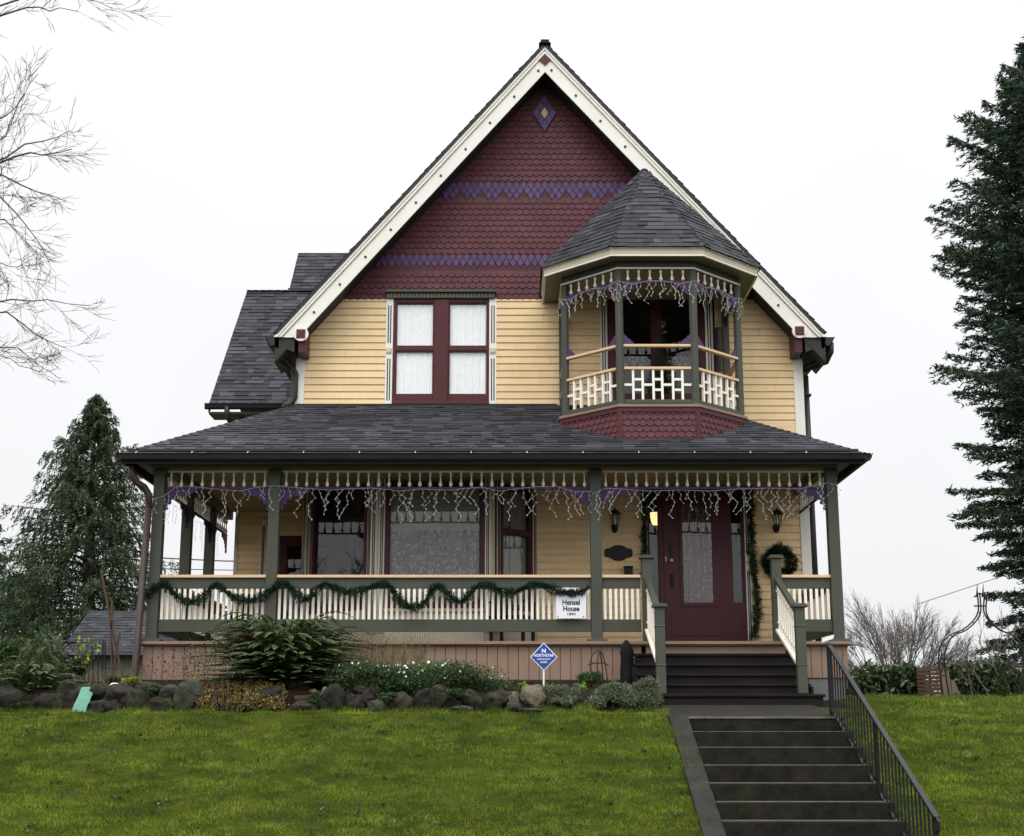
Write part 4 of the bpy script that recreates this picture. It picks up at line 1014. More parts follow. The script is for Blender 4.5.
o=grass('grass',16000,-6.6,1.84,17.20,17.36,.03,.085,.0035); tag(o,None,None,kind='stuff')
o=grass('grass',9000,1.70,1.87,13.6,16.95,.03,.07,.0035); tag(o,None,None,kind='stuff')
o=grass('grass',120000,3.9,14.5,17.2,31,.025,.055,.0055,lambda x,y:((x<5.2)&(y>18.4)&(y<23))|((x<4.75)&(y>18))|(x>3+y*.36)); tag(o,None,None,kind='stuff')
# fallen leaves and small weeds on the lawn
n=150; x=RG.uniform(-6,8,n); y=RG.uniform(14.1,19,n); k=~((x>1.85)&(x<3.87))&~((y>17.2)&(x<1.9)); x=x[k]; y=y[k]; L=Leaves(); rleaves(L,np.stack([x,y,ground_h(x,y)+.028],1),RG,.055,.04)
o=L.build('fallen_leaves','dry_leaf'); tag(o,None,None,kind='stuff')
n=900; cx_=RG.uniform(-6.4,8,60); cy_=RG.uniform(14.1,17.1,60); k=RG.integers(0,60,n); x=cx_[k]+RG.normal(size=n)*.05; y=cy_[k]+RG.normal(size=n)*.04; kk=~((x>1.83)&(x<3.87)); x=x[kk]; y=y[kk]
L=Leaves(); rleaves(L,np.stack([x,y,ground_h(x,y)+RG.uniform(.01,.04,len(x))],1),RG,.035,.03,[0,-.4,1],1.); o=L.build('clover_weeds','bush_leaf'); tag(o,None,None,kind='stuff')
# ================================================================ ROCKS
def rock(px,py,w,h,D,mat,label,seed,tilt=0,depth=.75,angular=0):
    D+=.05; py+=1.5; c=P(px,py,D); s=D/1450; rx,rz=w*s/2*1.17,h*s/2*1.22; bm=bmesh.new(); bmesh.ops.create_icosphere(bm,subdivisions=4,radius=1)
    off_=Vector((seed*3.1,seed*1.7,seed*.9))
    for v in bm.verts:
        p=v.co.copy(); q=1+.26*noise.noise(p*1.3+off_)+.14*noise.noise(p*2.9+off_)+.05*noise.noise(p*8+off_)
        if True:
            for k in range(9 if angular else 5):
                nn=Vector((math.sin(seed*2+k*1.9),math.cos(seed+k*2.3),math.sin(k*3.3+seed))).normalized(); dd=p.dot(nn)
                lim=.62 if angular else .70
                if dd>lim: p-=nn*(dd-lim)*.9
        # flatten sides so it reads as a field stone rather than a ball
        p=Vector((math.copysign(abs(p.x)**.85,p.x),math.copysign(abs(p.y)**.9,p.y),math.copysign(abs(p.z)**.85,p.z)))
        v.co=Vector((p.x*q*rx,p.y*q*rx*depth,p.z*q*rz))
    if tilt: bmesh.ops.rotate(bm,verts=bm.verts,cent=(0,0,0),matrix=Matrix.Rotation(R(tilt),3,'Y'))
    me=bpy.data.meshes.new('garden_rock'); bm.to_mesh(me); bm.free(); me.materials.append(M[mat]); me.polygons.foreach_set('use_smooth',[True]*len(me.polygons)); me.transform(Matrix.Translation(c))
    o=bpy.data.objects.new('garden_rock',me); COL.objects.link(o); tag(o,label,'rock','rocks edging the garden bed'); return o
RK=[ # px,py,w,h,D,mat,label,tilt,angular
(6,700,34,28,17.4,'rock_dark','dark rock at the left end of the garden wall under the fern',0,0),
(46,704,26,20,17.35,'rock_dark','small dark rock half hidden by fern fronds, left of the green plastic strip',0,0),
(74,699,36,30,17.6,'rock_dark','broad dark rock partly covered by the green plastic strip',0,0),
(102,691,26,14,17.5,'rock_dark','flat dark rock immediately right of the top of the green plastic strip',-8,0),
(101,688,18,9,17.8,'rock_brown','small brown rock on top of the flat rock beside the green plastic strip',10,0),
(99,706,24,13,17.3,'rock_dark','low dark rock at the foot of the wall right of the green plastic strip',0,0),
(121,693,26,20,17.45,'rock_brown','round brownish rock just below the white paper scrap',0,0),
(112,706,14,14,17.25,'rock_dark','small pointed dark rock at the lawn edge below the white paper scrap',0,1),
(138,702,28,22,17.35,'rock_dark','smooth domed dark rock at the lawn edge below the bright green leaves',0,0),
(152,688,26,13,17.6,'rock_brown','flat brown rock high in the wall between the green leaves and the tall lichen rock',4,0),
(170,692,18,15,17.45,'rock_lichen','round grey rock touching the left side of the tall lichen rock',0,0),
(163,705,26,16,17.3,'rock_dark','low wide dark rock left of the tall lichen rock',6,0),
(189,696,26,35,17.35,'rock_lichen','tall upright rock speckled with pale lichen, left of the yellow trailing plant',0,1),
(216,697,22,15,17.42,'rock_dark','dark rock half buried in the left part of the yellow trailing plant',0,0),
(236,706,30,12,17.35,'rock_dark','low dark rock under the hanging yellow leaves',0,0),
(268,696,28,17,17.4,'rock_dark','oval grey rock at the right end of the yellow trailing plant',-12,0),
(271,706,22,11,17.3,'rock_dark','small low dark rock below the oval rock by the yellow plant',0,0),
(300,688,22,16,17.9,'rock_brown','reddish brown boulder behind the wall, right of the big fern base',35,0),
(304,706,28,11,17.35,'rock_brown','flat brown slab at the lawn edge below the short wooden plank',-4,0),
(314,691,7,7,17.6,'rock_pale','small pale cobble beside the reddish boulder',0,0),
(333,699,22,28,17.3,'rock_dark','upright rounded dark rock left of the white-flowered bush',0,0),
(326,692,9,10,17.5,'rock_pale','pale sliver of rock leaning behind the upright dark rock',20,0),
(356,704,22,22,17.3,'rock_dark','dark triangular rock under the left end of the white-flowered bush',0,1),
(368,697,18,15,17.5,'rock_brown','brown rock above the mossy round one under the white-flowered bush',0,1),
(377,706,18,13,17.25,'rock_lichen','small round mossy rock at the lawn edge',0,0),
(402,702,22,22,17.35,'rock_brown','wedge shaped brown rock right of the small mossy rock',0,1),
(423,700,20,24,17.35,'rock_dark','square dark rock under the middle of the white-flowered bush',0,1),
(442,699,23,27,17.3,'rock_dark','tall pointed dark rock under the middle of the white-flowered bush',0,1),
(459,694,10,12,17.5,'rock_dark','small dark rock between the tall pointed one and the leaning slab',0,1),
(461,708,19,7,17.2,'rock_lichen','flat thin stone lying at the lawn edge before the garden wall',0,0),
(474,700,19,20,17.4,'rock_brown','leaning brown slab under the right half of the white-flowered bush',-30,1),
(495,701,22,24,17.3,'rock_dark','blocky dark rock under the right end of the white-flowered bush',0,1),
(514,697,11,14,17.45,'rock_pale','pale rough rock just right of the white-flowered bush',0,1),
(514,705,12,11,17.2,'rock_lichen','small mottled rock in front of the pale rough rock',0,0),
(534,696,22,22,17.4,'rock_pale','large rounded tan rock just left of the blue sign stake',-25,0),
(531,709,20,4,17.15,'rock_lichen','thin flat stone at the lawn edge below the tan rock',0,0),
(552,697,14,17,17.4,'rock_brown','reddish rock among grey-green leaves right of the blue sign stake',0,0),
(577,694,14,20,17.5,'rock_lichen','dark grey rock between the small grey-green shrub and the yellow sprig',0,0),
]
for i,(px,py,w,h,D,m_,lab,t,a) in enumerate(RK): rock(px,py,w,h,D,m_,lab,i+1,t,angular=a)
rg0=random.Random(44)
for k in range(34):
    px=rg0.choice([rg0.uniform(0,200),rg0.uniform(290,600)]); rock(px,rg0.uniform(689,708),rg0.uniform(10,19),rg0.uniform(9,15),17.56,rg0.choice(['rock_dark','rock_dark','rock_brown']),'small dark filler stone wedged deep between the larger rocks of the garden wall',70+k)
for o in list(COL.objects):
    if o.get('label','').startswith('small dark filler'): o['group']='filler stones between the wall rocks'
# ================================================================ PLANTS
def bush(name,label,cat,px,py,w,h,D,n,leaf,mats,dep=.6,seed=1,lumps=9,parts=None,stem=True,up=.5):
    rg=np.random.default_rng(seed); s=D/1450; c=np.array(P(px,py,D)); rx,rz=w*s/2,h*s/2; ry=rx*dep if dep<5 else dep
    root=empty(name,label,cat); L=Leaves()
    # lobes over an ellipsoid
    cen=[]; 
    for k in range(lumps):
        a=rg.uniform(0,6.28); e=rg.uniform(-.3,1.2); rr=rg.uniform(.35,.78)
        cen.append([math.cos(a)*math.cos(e)*rr,math.sin(a)*math.cos(e)*rr,math.sin(e)*rr])
    cen=np.array(cen); k=rg.integers(0,lumps,n); d=unit(rg.normal(size=(n,3))); q=cen[k]+d*(rg.uniform(.12,.42,(n,1)))*rg.uniform(.7,1.2,(n,1))
    q=q*np.array([rx,ry,rz]); pts=c+q; pts=pts[pts[:,2]>c[2]-rz*1.0]
    rleaves(L,pts,rg,leaf,leaf*.45,d[:len(pts)]+np.array([0,0,up]),1.0); L.build('foliage',mats,root)
    if stem:
        mb=MB(); b=Vector(c)-Vector((0,0,rz*1.0+.05))
        for k in range(7):
            e=Vector(c)+Vector(cen[k%lumps]*np.array([rx,ry,rz])); mb.tube([b+Vector((rg.uniform(-.3,.3)*rx,0,0)),b.lerp(e,.5)+Vector((rg.uniform(-.1,.1)*rx,0,0)),e],.012,4,r1=.004)
        mb.build('stems','bark_dark',root)
    return root,c,(rx,ry,rz),cen
def fern(name,label,px,py,D,rad,hgt,nf,seed,mat='fern_leaf',npin=26,rise=(.5,1.25),pw=.10):
    rg=np.random.default_rng(seed); base=np.array(P(px,py,D)); root=empty(name,label,'fern'); L=Leaves(); mb=MB()
    for f in range(nf):
        az=rg.uniform(0,6.283); r=rad*rg.uniform(.6,1.05); el=rg.uniform(*rise); h=hgt*rg.uniform(.55,1.05)*el/rise[1]; t=np.linspace(0,1,npin)
        out=r*(t*.55+.45*t**2)*(1.25-el*.35); z=h*(1.55*t-.95*t**2.3)*1.25
        dirv=np.array([math.cos(az),math.sin(az)*.75,0]); b0=base+rg.normal(size=3)*[.12,.08,.02]
        pts=b0+dirv*out[:,None]+np.array([0,0,1])*z[:,None]; tan=unit(np.gradient(pts,axis=0)); side=unit(np.cross(tan,[0,0,1])+1e-6)
        side=unit(side+np.array([0,0,1])*rg.uniform(-.25,.25))
        ln=pw*(rad/.9)*np.sin(np.pi*np.clip(t*.93+.07,0,1))**.6*(1-.55*t)+.008
        for sg in (-1,1):
            d=unit(side*sg+tan*.35+np.array([0,0,-.22])+rg.normal(size=(npin,3))*.08)*ln[:,None]/2
            L.add(pts[2:]+d[2:],d[2:],(tan*.0+unit(np.cross(d,np.cross(side,tan)))*np.minimum(.019,r/npin*.6))[2:])
        mb.tube([Vector(p) for p in pts[::5]],.006,3,r1=.002,caps=False)
    L.build('fronds',mat,root); mb.build('stalks','straw_leaf',root); return root
fern('sword_fern','very large dark green sword fern spilling before the porch skirting',282,695,18.25,1.22,1.22,520,3,npin=34,rise=(.32,1.3),pw=.10)
fern('sword_fern','sword fern with long drooping fronds at the left edge of the garden wall',28,700,17.9,.72,.60,110,4,rise=(.3,1.25))
fern('sword_fern','young upright fern rising from the left corner of the garden bed',42,696,18.3,.5,.98,60,6,rise=(1.0,1.5))
# white flowering bush
rt,c,rr,cen=bush('flowering_bush','long low dark green bush dotted with small white flowers above the garden wall','bush',421,684,204,50,17.72,56000,.030,['bush_leaf'],dep=.28,seed=8,lumps=26)
rg=np.random.default_rng(9); L=Leaves(); n=230
k=rg.integers(0,26,n); d=unit(rg.normal(size=(n,3))+[0,-.6,1.2]); q=(cen[k]+d*.42)*np.array(rr)+c
q=q[q[:,2]>c[2]+rr[2]*.15]; rleaves(L,q,rg,.034,.03); o=L.build('blossoms','petal_white',rt); o['kind']='stuff'
bush('grey_green_shrub','rounded grey-green shrub at the foot of the porch steps newel','shrub',640,698,58,40,17.5,16000,.026,['sage_leaf'],seed=12,lumps=10)
bush('grey_green_shrub','grey-green shrub left of the one touching the porch steps','shrub',610,699,56,36,17.45,14000,.026,['sage_leaf'],seed=13,lumps=10)
bush('grey_green_shrub','small sprawling grey-green shrub right of the blue sign stake','shrub',553,697,52,34,17.5,8000,.024,['sage_leaf'],seed=14,lumps=10)
bush('evergreen_plant','low dark evergreen tuft before the skirting under the wire plant stand','plant',588,681,36,20,18.3,4200,.03,['bush_leaf'],seed=15,lumps=7)
bush('yellow_plant','small bright yellow-green sprig between the rocks and grey-green shrubs','plant',583,688,10,14,17.35,160,.045,['bright_leaf'],seed=16,lumps=5)
bush('yellow_flowers','tiny yellow flowers behind the rounded tan rock','flowers',523,686,12,9,17.8,260,.025,['bright_leaf'],seed=17,lumps=5)
bush('leafy_plant','bright green leafy plant at the base of the left porch corner','plant',130,683,24,13,17.9,900,.045,['bright_leaf','bush_leaf'][:1],seed=18,lumps=7)
bush('yellow_plant','pale yellow-green leaves behind the dark rock left of the green plastic strip','plant',66,686,18,12,18.0,420,.04,['bright_leaf'],seed=19,lumps=5)
bush('leafy_shrub','loose olive shrub beside the bamboo stakes below the shed roof','shrub',82,668,40,34,19.5,2600,.04,['bush_leaf'],seed=20,lumps=9)
bush('leafy_shrub','bright leafy shrub at the left edge of the photograph','shrub',6,655,44,46,20.5,4200,.05,['bright_leaf','bush_leaf'][1:],seed=21,lumps=9)
bush('leafy_shrub','dark loose shrub behind the fern at the left edge','shrub',24,676,60,40,19.6,4500,.045,['bush_leaf'],seed=22,lumps=9)
bush('dry_shrub','rust brown withered shrub under the left porch corner','shrub',118,682,34,18,18.9,1400,.03,['dry_leaf'],seed=23,lumps=8)
for px,py,w,h,m_,lab in ((150,690,26,12,'bush_leaf','low green creeping plant over the flat brown rock at the left skirting end'),(316,700,16,16,'bush_leaf','small green weed clump at the left foot of the upright dark rock'),(388,698,30,12,'bush_leaf','green leaves hanging over the wall behind the small mossy rock'),(452,694,40,12,'bush_leaf','green leaves spilling between the pointed rock and the leaning slab'),(568,702,34,16,'sage_leaf','low grey-green mat spreading below the yellow-green sprig'),(20,706,30,10,'bush_leaf','dark leaves at the lawn edge in the left corner')):
    bush('creeping_plant',lab,'plant',px,py,w,h,17.33,1400,.03,[m_],seed=int(px),lumps=8,stem=False)
# dwarf conical conifer
def cone_shrub(label,px,py0,py1,w,D,n,mat,seed):
    rg=np.random.default_rng(seed); b=np.array(P(px,py1,D)); t=np.array(P(px,py0,D)); H=t[2]-b[2]; rad=w*D/1450/2; root=empty('conical_conifer',label,'conifer')
    u=1-np.sqrt(rg.uniform(0,1,n)); az=rg.uniform(0,6.283,n); rr=rad*(1-u)**.7*rg.uniform(.55,1.05,n)*(1+.15*np.sin(az*5+u*20)); pts=np.stack([b[0]+rr*np.cos(az),b[1]+rr*np.sin(az),b[2]+u*H],1)
    L=Leaves(); rleaves(L,pts,rg,.05,.014,np.stack([np.cos(az)*.4,np.sin(az)*.4,np.ones(n)],1),2.0); L.build('foliage',mat,root)
    mb=MB(); mb.tube([Vector(b)-Vector((0,0,.1)),Vector(t)-Vector((0,0,.1))],.03,6,r1=.008); mb.build('trunk','bark_dark',root)
cone_shrub('small dark conical conifer in the bed left of the green plastic strip',51,638,692,26,18.8,5000,'conifer_needles',31)
cone_shrub('small green-gold conical conifer at the foot of the big fir, right side',1003,664,695,13,26,3000,'bush_leaf',32)
cone_shrub('small green-gold conical conifer cut by the right photo edge',1021,671,696,12,26,2600,'bush_leaf',33)
# yellow trailing plant over the wall
root=empty('trailing_plant','yellow and rust coloured trailing plant hanging over the garden rocks','plant'); rg=np.random.default_rng(41); L=Leaves(); mb=MB()
for k in range(95):
    px=rg.uniform(200,284); a=P(px,rg.uniform(680,690),17.75); drop=rg.uniform(4,20) if px<262 else rg.uniform(8,22); b=P(px+rg.uniform(-5,5),694+drop*.5,17.28); e=P(px+rg.uniform(-6,6),min(709,695+drop),17.2)
    pts=[a,a.lerp(b,.5)+Vector((0,0,.05)),b,e]; mb.tube(pts,.004,3,caps=False)
    n=34; t=rg.uniform(0,3,n); P0=np.array([list(pts[int(x)].lerp(pts[min(3,int(x)+1)],x-int(x))) for x in t])+rg.normal(size=(n,3))*.025
    rleaves(L,P0,rg,.024,.018)
L.build('leaves','yellow_leaf',root); mb.build('stems','dry_leaf',root)
# ornamental grasses / dead stalks before the skirting
def tuft(name,label,cat,px0,px1,py,D,h,n,mat,seed,lean=.25,wd=.004,heads=0):
    rg=np.random.default_rng(seed); root=empty(name,label,cat); L=Leaves()
    for k in range(n):
        b=np.array(P(rg.uniform(px0,px1),py,D+rg.uniform(-.15,.15))); hh=h*rg.uniform(.5,1.1); dx=rg.normal()*lean*hh; dy=rg.normal()*lean*hh*.6; m=5
        pr_=b
        for i in range(m):
            t0,t1=i/m,(i+1)/m; q0=b+np.array([dx*t0**1.8,dy*t0**1.8,hh*t0*(1-.15*t0)]); q1=b+np.array([dx*t1**1.8,dy*t1**1.8,hh*t1*(1-.15*t1)])
            L.add([(q0+q1)/2],[(q1-q0)*.55],[[wd*(1.2-t0*.8),0,0]])
        if heads:
            for j in range(heads): 
                qq=b+np.array([dx*(.5+.5*j/heads),dy,hh*(.45+.5*j/heads)])+rg.normal(size=3)*.05; rleaves(L,qq[None],rg,.035,.022,m=0)
    L.build('stalks',mat,root); return root
tuft('ornamental_grass','thin straw coloured ornamental grass behind the white-flowered bush','grass plant',330,425,668,18.9,.50,420,'straw_leaf',51,.35,.003)
tuft('dead_perennials','brown withered seed-head stalks before the left skirting boards','plant',143,212,684,18.9,.60,34,'dry_leaf',52,.34,.0035,8)
tuft('bearded_grass','dark grassy clump at the left porch corner beneath the stakes','grass plant',88,135,686,18.9,.30,120,'straw_leaf',53,.3,.004)
# laurel hedges on the right
def hedge(label,pxa,pxb,pyt,pyb,D,n,leaf,mat,seed,dep=.5):
    rg=np.random.default_rng(seed); root=empty('hedge',label,'hedge'); L=Leaves(); a=P(pxa,pyb,D); b=P(pxb,pyt,D)
    x=rg.uniform(a.x,b.x,n); top=b.z+.10*np.sin(x*3.1+seed)+.07*np.sin(x*7.7)+rg.normal(size=n)*.05; z=a.z-.1+(top-a.z+.1)*np.sqrt(rg.uniform(0,1,n)); y=D+rg.uniform(-dep,dep,n)
    rleaves(L,np.stack([x,y,z],1),rg,leaf,leaf*.4,[0,-.5,.8],.8); L.build('foliage',mat,root)
    mb=MB()
    for k in range(14): xx=rg.uniform(a.x,b.x); mb.tube([(xx,D,a.z-.2),(xx+rg.uniform(-.2,.2),D,(a.z+b.z)/2),(xx+rg.uniform(-.3,.3),D,b.z)],.015,4,r1=.004)
    mb.build('stems','bark_dark',root)
hedge('broad-leaved evergreen hedge between the house corner and the slatted wooden screen',850,918,672,696,27.5,7000,.11,'laurel_leaf',61)
hedge('variegated evergreen hedge between the leaning board and the small conifers',951,1075,668,696,27.5,14000,.11,'laurel_leaf',62)
bush('dry_shrub','low reddish brown bare shrub in the soil right of the porch steps','shrub',838,684,30,12,20.3,500,.03,['dry_leaf'],seed=63,lumps=6)
# ================================================================ CONIFERS
def conifer(name,label,px,pyt,D,zb,rad,nb,mat,seed,droop=.35,sub=15,nl=12,leaf=.14,lw=.030,prof=None,top_thin=1.0,xmin=None,low=.04,hang=.3,group=None,rise=.15,trunk=.28,vary=.28):
    rg=np.random.default_rng(seed); top=np.array(P(px,pyt,D)); H=top[2]-zb; base=np.array([top[0],D,zb]); root=empty(name,label,'conifer tree',group=group)
    mb=MB(); mb.tube([Vector(base)-Vector((0,0,.3)),Vector(base+[.05*rad,0,H*.35]),Vector(base+[0,0,H*.7]),Vector(top)],[trunk,trunk*.7,trunk*.35,.02],8); mb.build('trunk','bark_dark',root,smooth=True)
    L=Leaves(); lb=MB(); C=[];Dv=[]
    for k in range(nb):
        t=low+(1-low)*((k+rg.uniform(0,1))/nb)**.92; t=min(t,.995); r=rad*prof(t)*rg.uniform(1.06-vary,1.06); az=k*2.39996+rg.uniform(-.4,.4)
        if r<.08: r=.08
        s0=base+[0,0,H*t]; dv=np.array([math.cos(az),math.sin(az),0]); m=7; tt=np.linspace(0,1,m)
        zz=r*(rise*tt*(.15+1.15*t)+ (t*.55)*tt - droop*(1-t*.6)*tt**1.7+.12*droop*tt**4); pts=s0+dv*(r*tt)[:,None]+np.array([0,0,1])*zz[:,None]
        lb.tube([Vector(p) for p in pts],.012+.022*r/ rad,4,r1=.003,caps=False)
        ns=max(4,int(sub*(.35+.65*r/rad))); side=np.array([-dv[1],dv[0],0])
        for j in range(ns):
            u=.12+.88*(j+rg.uniform(0,1))/ns; p=s0+dv*r*u+np.array([0,0,np.interp(u,tt,zz)]); sg=1 if j%2 else -1
            ls=(.42*r*(1-u)**.7+.10*min(r,1.2)+.06)*rg.uniform(.6,1.1); sd=dv*rg.uniform(.45,.9)+side*sg*rg.uniform(.5,1)+np.array([0,0,rg.uniform(-.15,.2)-hang*.5]); sd/=np.linalg.norm(sd)
            q=max(3,int(nl*(.5+ls/(.4*rad+.2)))); v=np.linspace(.08,1,q)[:,None]; cc=p+sd*ls*v+np.array([0,0,-1])*hang*ls*v**2+rg.normal(size=(q,3))*leaf*.20
            dd=unit(sd*1.0+rg.normal(size=(q,3))*.55+np.array([0,0,-hang*.6])); C.append(cc);Dv.append(dd)
    C=np.concatenate(C);Dv=np.concatenate(Dv); n=len(C); w=unit(np.cross(Dv,rg.normal(size=(n,3)))); s=rg.uniform(.6,1.4,(n,1))
    L.add(C,Dv*leaf/2*s,w*lw/2*s); L.build('foliage',mat,root); lb.build('limbs','bark_dark',root); return n
def pf(t): return (1-t)**.62*(1 if t>.12 else .75+t*2)
def pf2(t): return (1-t)**.85
nn=[]
def firp(t):
    hi=min(1,2.1*(1-t)**.66); lo=.80+.20*min(1,t/.25)
    return min(hi,lo)*(1+.14*math.sin(t*37+3)+.10*math.sin(t*83+1))
nn.append(conifer('fir_tree','tall dark fir tree filling the right edge of the photograph',1042,44,33,-.1,2.85,430,'fir_needles',71,droop=.26,sub=32,nl=32,leaf=.15,lw=.034,prof=firp,low=.02,hang=.10,rise=.28,trunk=.4,vary=.36))
nn.append(conifer('cedar_tree','drooping evergreen cedar standing behind the small shed on the left',97,396,38,-.5,3.2,190,'conifer_needles',72,droop=.62,sub=26,nl=34,leaf=.15,lw=.028,prof=lambda t:min(1,(1-t)**.86*1.45)*(1 if t>.25 else .85+t*.6)*(1+.10*math.sin(t*41)),hang=.85,rise=.10,low=.03))
nn.append(conifer('cedar_tree','narrow distant evergreen cut by the left photo edge',-14,500,50,-1.5,2.6,120,'conifer_needles',73,droop=.5,sub=16,nl=20,leaf=.17,lw=.05,prof=pf,hang=.6,rise=.05))
nn.append(conifer('hemlock_tree','low dark conifer seen beneath the cedar at the left, behind the garden fern',20,575,44,-1.5,3.0,110,'conifer_needles',74,droop=.5,sub=16,nl=20,leaf=.17,lw=.05,prof=pf,hang=.6,rise=.05))
# ================================================================ BARE TREES
def bare(name,label,base,segs,mat,seed,rad,parent_len,depth,spread=.55,ratio=.72,group=None,kids=(2,4),rmin=.004,upw=.15,n0=1,root=None,aspect=None,sides=5,wob=.22):
    rg=random.Random(seed); root=root or empty(name,label,'bare tree',group=group); mb=MB(); tw=MB(); cnt=[0]
    def grow(p,d,L,r,k):
        n=4 if k>1 else 3; pts=[p]; q=p.copy(); dd=d.copy()
        for i in range(n):
            dd=(dd+Vector((rg.gauss(0,wob),rg.gauss(0,wob),rg.gauss(0,wob)+upw*.5))).normalized(); q=q+dd*L/n; pts.append(q.copy())
        r1=max(rmin*.6,r*.62); (mb if k>=depth-2 else tw).tube(pts,r,sides if k>1 else 3,r1=r1,caps=False); cnt[0]+=1
        if k<=0: return
        m=rg.randint(*kids)
        for j in range(m):
            t=rg.uniform(.35,1); i=min(n-1,int(t*n)); a=pts[i].lerp(pts[i+1],t*n-i if t<1 else 1)
            ax=Vector((rg.gauss(0,1),rg.gauss(0,1),rg.gauss(0,1))).cross(dd).normalized(); ang=rg.uniform(.35,1.1)*spread*1.3
            nd=(Matrix.Rotation(ang,3,ax)@dd+Vector((0,0,upw))).normalized(); grow(a,nd,L*ratio*rg.uniform(.7,1.15),max(rmin,r*.55),k-1)
        grow(q,dd,L*ratio,r1,k-1)
    for s in segs: grow(Vector(s[0]),Vector(s[1]).normalized(),s[2],s[3],s[4] if len(s)>4 else depth)
    if mb.v: mb.build('limbs',mat,root)
    if tw.v: tw.build('twigs',mat,root)
    return root,cnt[0]
# round bare tree behind the right hedge
D=58; b=P(902,712,D); segs=[]; rg=random.Random(5)
for k in range(15):
    a=-.95+1.9*k/14; segs.append(((b.x+a*.6,D+rg.uniform(-.5,.5),b.z),(math.sin(a)*1.0,rg.uniform(-.3,.3),math.cos(a)*1.1),2.15*rg.uniform(.93,1.05)*(1-.22*abs(a)),.04,4))
r0,c0=bare('bare_round_tree','leafless round-crowned tree in the distance right of the house',None,segs,'twig_far',81,.1,1,4,spread=.42,ratio=.64,kids=(3,4),rmin=.0070,upw=.02,wob=.06)
# big bare tree off the left edge reaching into the picture
DL=21.0; tb=Vector((XX(-120,620,DL),DL,-.3)); root=empty('bare_street_tree','large leafless tree whose thin branches reach in from the left edge','bare tree')
mb=MB(); trunk=[tb,Vector((tb.x+.1,DL,2)),P(-125,300,DL),P(-110,120,DL),P(-100,-150,DL)]; mb.tube(trunk,[.24,.2,.15,.10,.05],9); mb.build('trunk','bark_grey',root,smooth=True)
limbs=[((-120,200),(10,158),.034,(75,150)),((-120,210),(0,160),.032,(70,132)),((-122,215),(0,178),.03,(62,200)),((-124,230),(-5,186),.028,(50,262)),((-124,250),(0,216),.022,(30,250)),((-126,330),(0,300),.026,(92,303)),((-126,340),(0,312),.026,(70,350)),((-126,350),(0,345),.018,(55,365)),((-112,60),(20,5),.028,(75,12)),((-115,40),(60,-12),.025,(112,8)),((-120,180),(5,120),.02,(40,75)),((-124,290),(-5,258),.018,(22,268)),((-126,370),(-10,352),.016,(40,372)),((-118,150),(0,140),.018,(25,92))]
mb=MB(); rg=random.Random(9); segs=[]
for (a,b2,r,e) in limbs:
    A_,B_,E_=P(*a,DL),P(*b2,DL+rg.uniform(-.6,.6)),P(*e,DL+rg.uniform(-.9,.9)); pts=[A_]; n=9
    for i in range(1,n+1):
        t=i/n; q=A_.lerp(B_,t*2) if t<.5 else B_.lerp(E_,t*2-1); pts.append(q+Vector((rg.gauss(0,.03),rg.gauss(0,.05),rg.gauss(0,.035))))
    rr_=[max(.006,r*.95*(1-.85*i/n)) for i in range(n+1)]; mb.tube(pts,rr_,5,caps=False)
    for i in range(3,n+1):
        for j in range(2):
            dd=(pts[i]-pts[i-1]).normalized(); v=(dd*1.0+Vector((rg.gauss(0,.4),rg.gauss(0,.5),rg.gauss(0,.6)))).normalized()
            segs.append((pts[i-1].lerp(pts[i],rg.random()),v,max(.1,.36*rg.uniform(.5,1.25)),rr_[i]*.4,2))
mb.build('branch','bark_grey',root)
bare(None,None,None,segs,'bark_grey',91,.1,1,5,spread=.5,ratio=.78,kids=(1,2),rmin=.0042,upw=.03,root=root,wob=.12)
for nm in ('twigs',): pass
# thin bare saplings behind the hedge / arbour on the right
for i,(px,pyb,pyt,D,lab) in enumerate([(872,694,640,29,'thin bare sapling rising from the right hedge'),(925,690,650,29,'thin bare stems above the slatted wooden screen'),(990,690,590,28,'tall thin bare sapling in front of the big fir')]):
    b=P(px,pyb,D); t=P(px+3,pyt,D); bare('bare_sapling',lab,None,[((b.x,D,b.z-.1),(0.05,0,1),(t.z-b.z)*.45,.018,3),((b.x+.15,D,b.z-.1),(.15,0,1),(t.z-b.z)*.4,.014,3),((b.x-.15,D,b.z-.1),(-.15,0,1),(t.z-b.z)*.4,.014,3)],'twig_far',100+i,.1,1,3,spread=.4,ratio=.6,kids=(1,3),rmin=.005,upw=.3)
b=P(1000,690,26); bare('bare_shrub','bare whitish shrub stems left of the conical conifers',None,[((b.x+dx,26,b.z-.1),(dx*.6,0,1),.5,.012,3) for dx in (-.5,-.2,.1,.3)],'twig_far',111,.1,1,3,spread=.5,ratio=.7,kids=(2,3),rmin=.005,upw=.15)
# brushy tangle low behind hedge
rg=random.Random(77); segs=[]
for k in range(9):
    px=rg.uniform(850,960); b=P(px,694,30); segs.append(((b.x,30+rg.uniform(-.5,.5),b.z-.2),(rg.uniform(-.5,.5),0,1),.26,.010,3))
bare('brush_thicket','low tangle of bare twigs growing behind the right hedge',None,segs,'twig_far',112,.1,1,3,spread=.6,ratio=.75,kids=(2,3),rmin=.006,upw=.1)
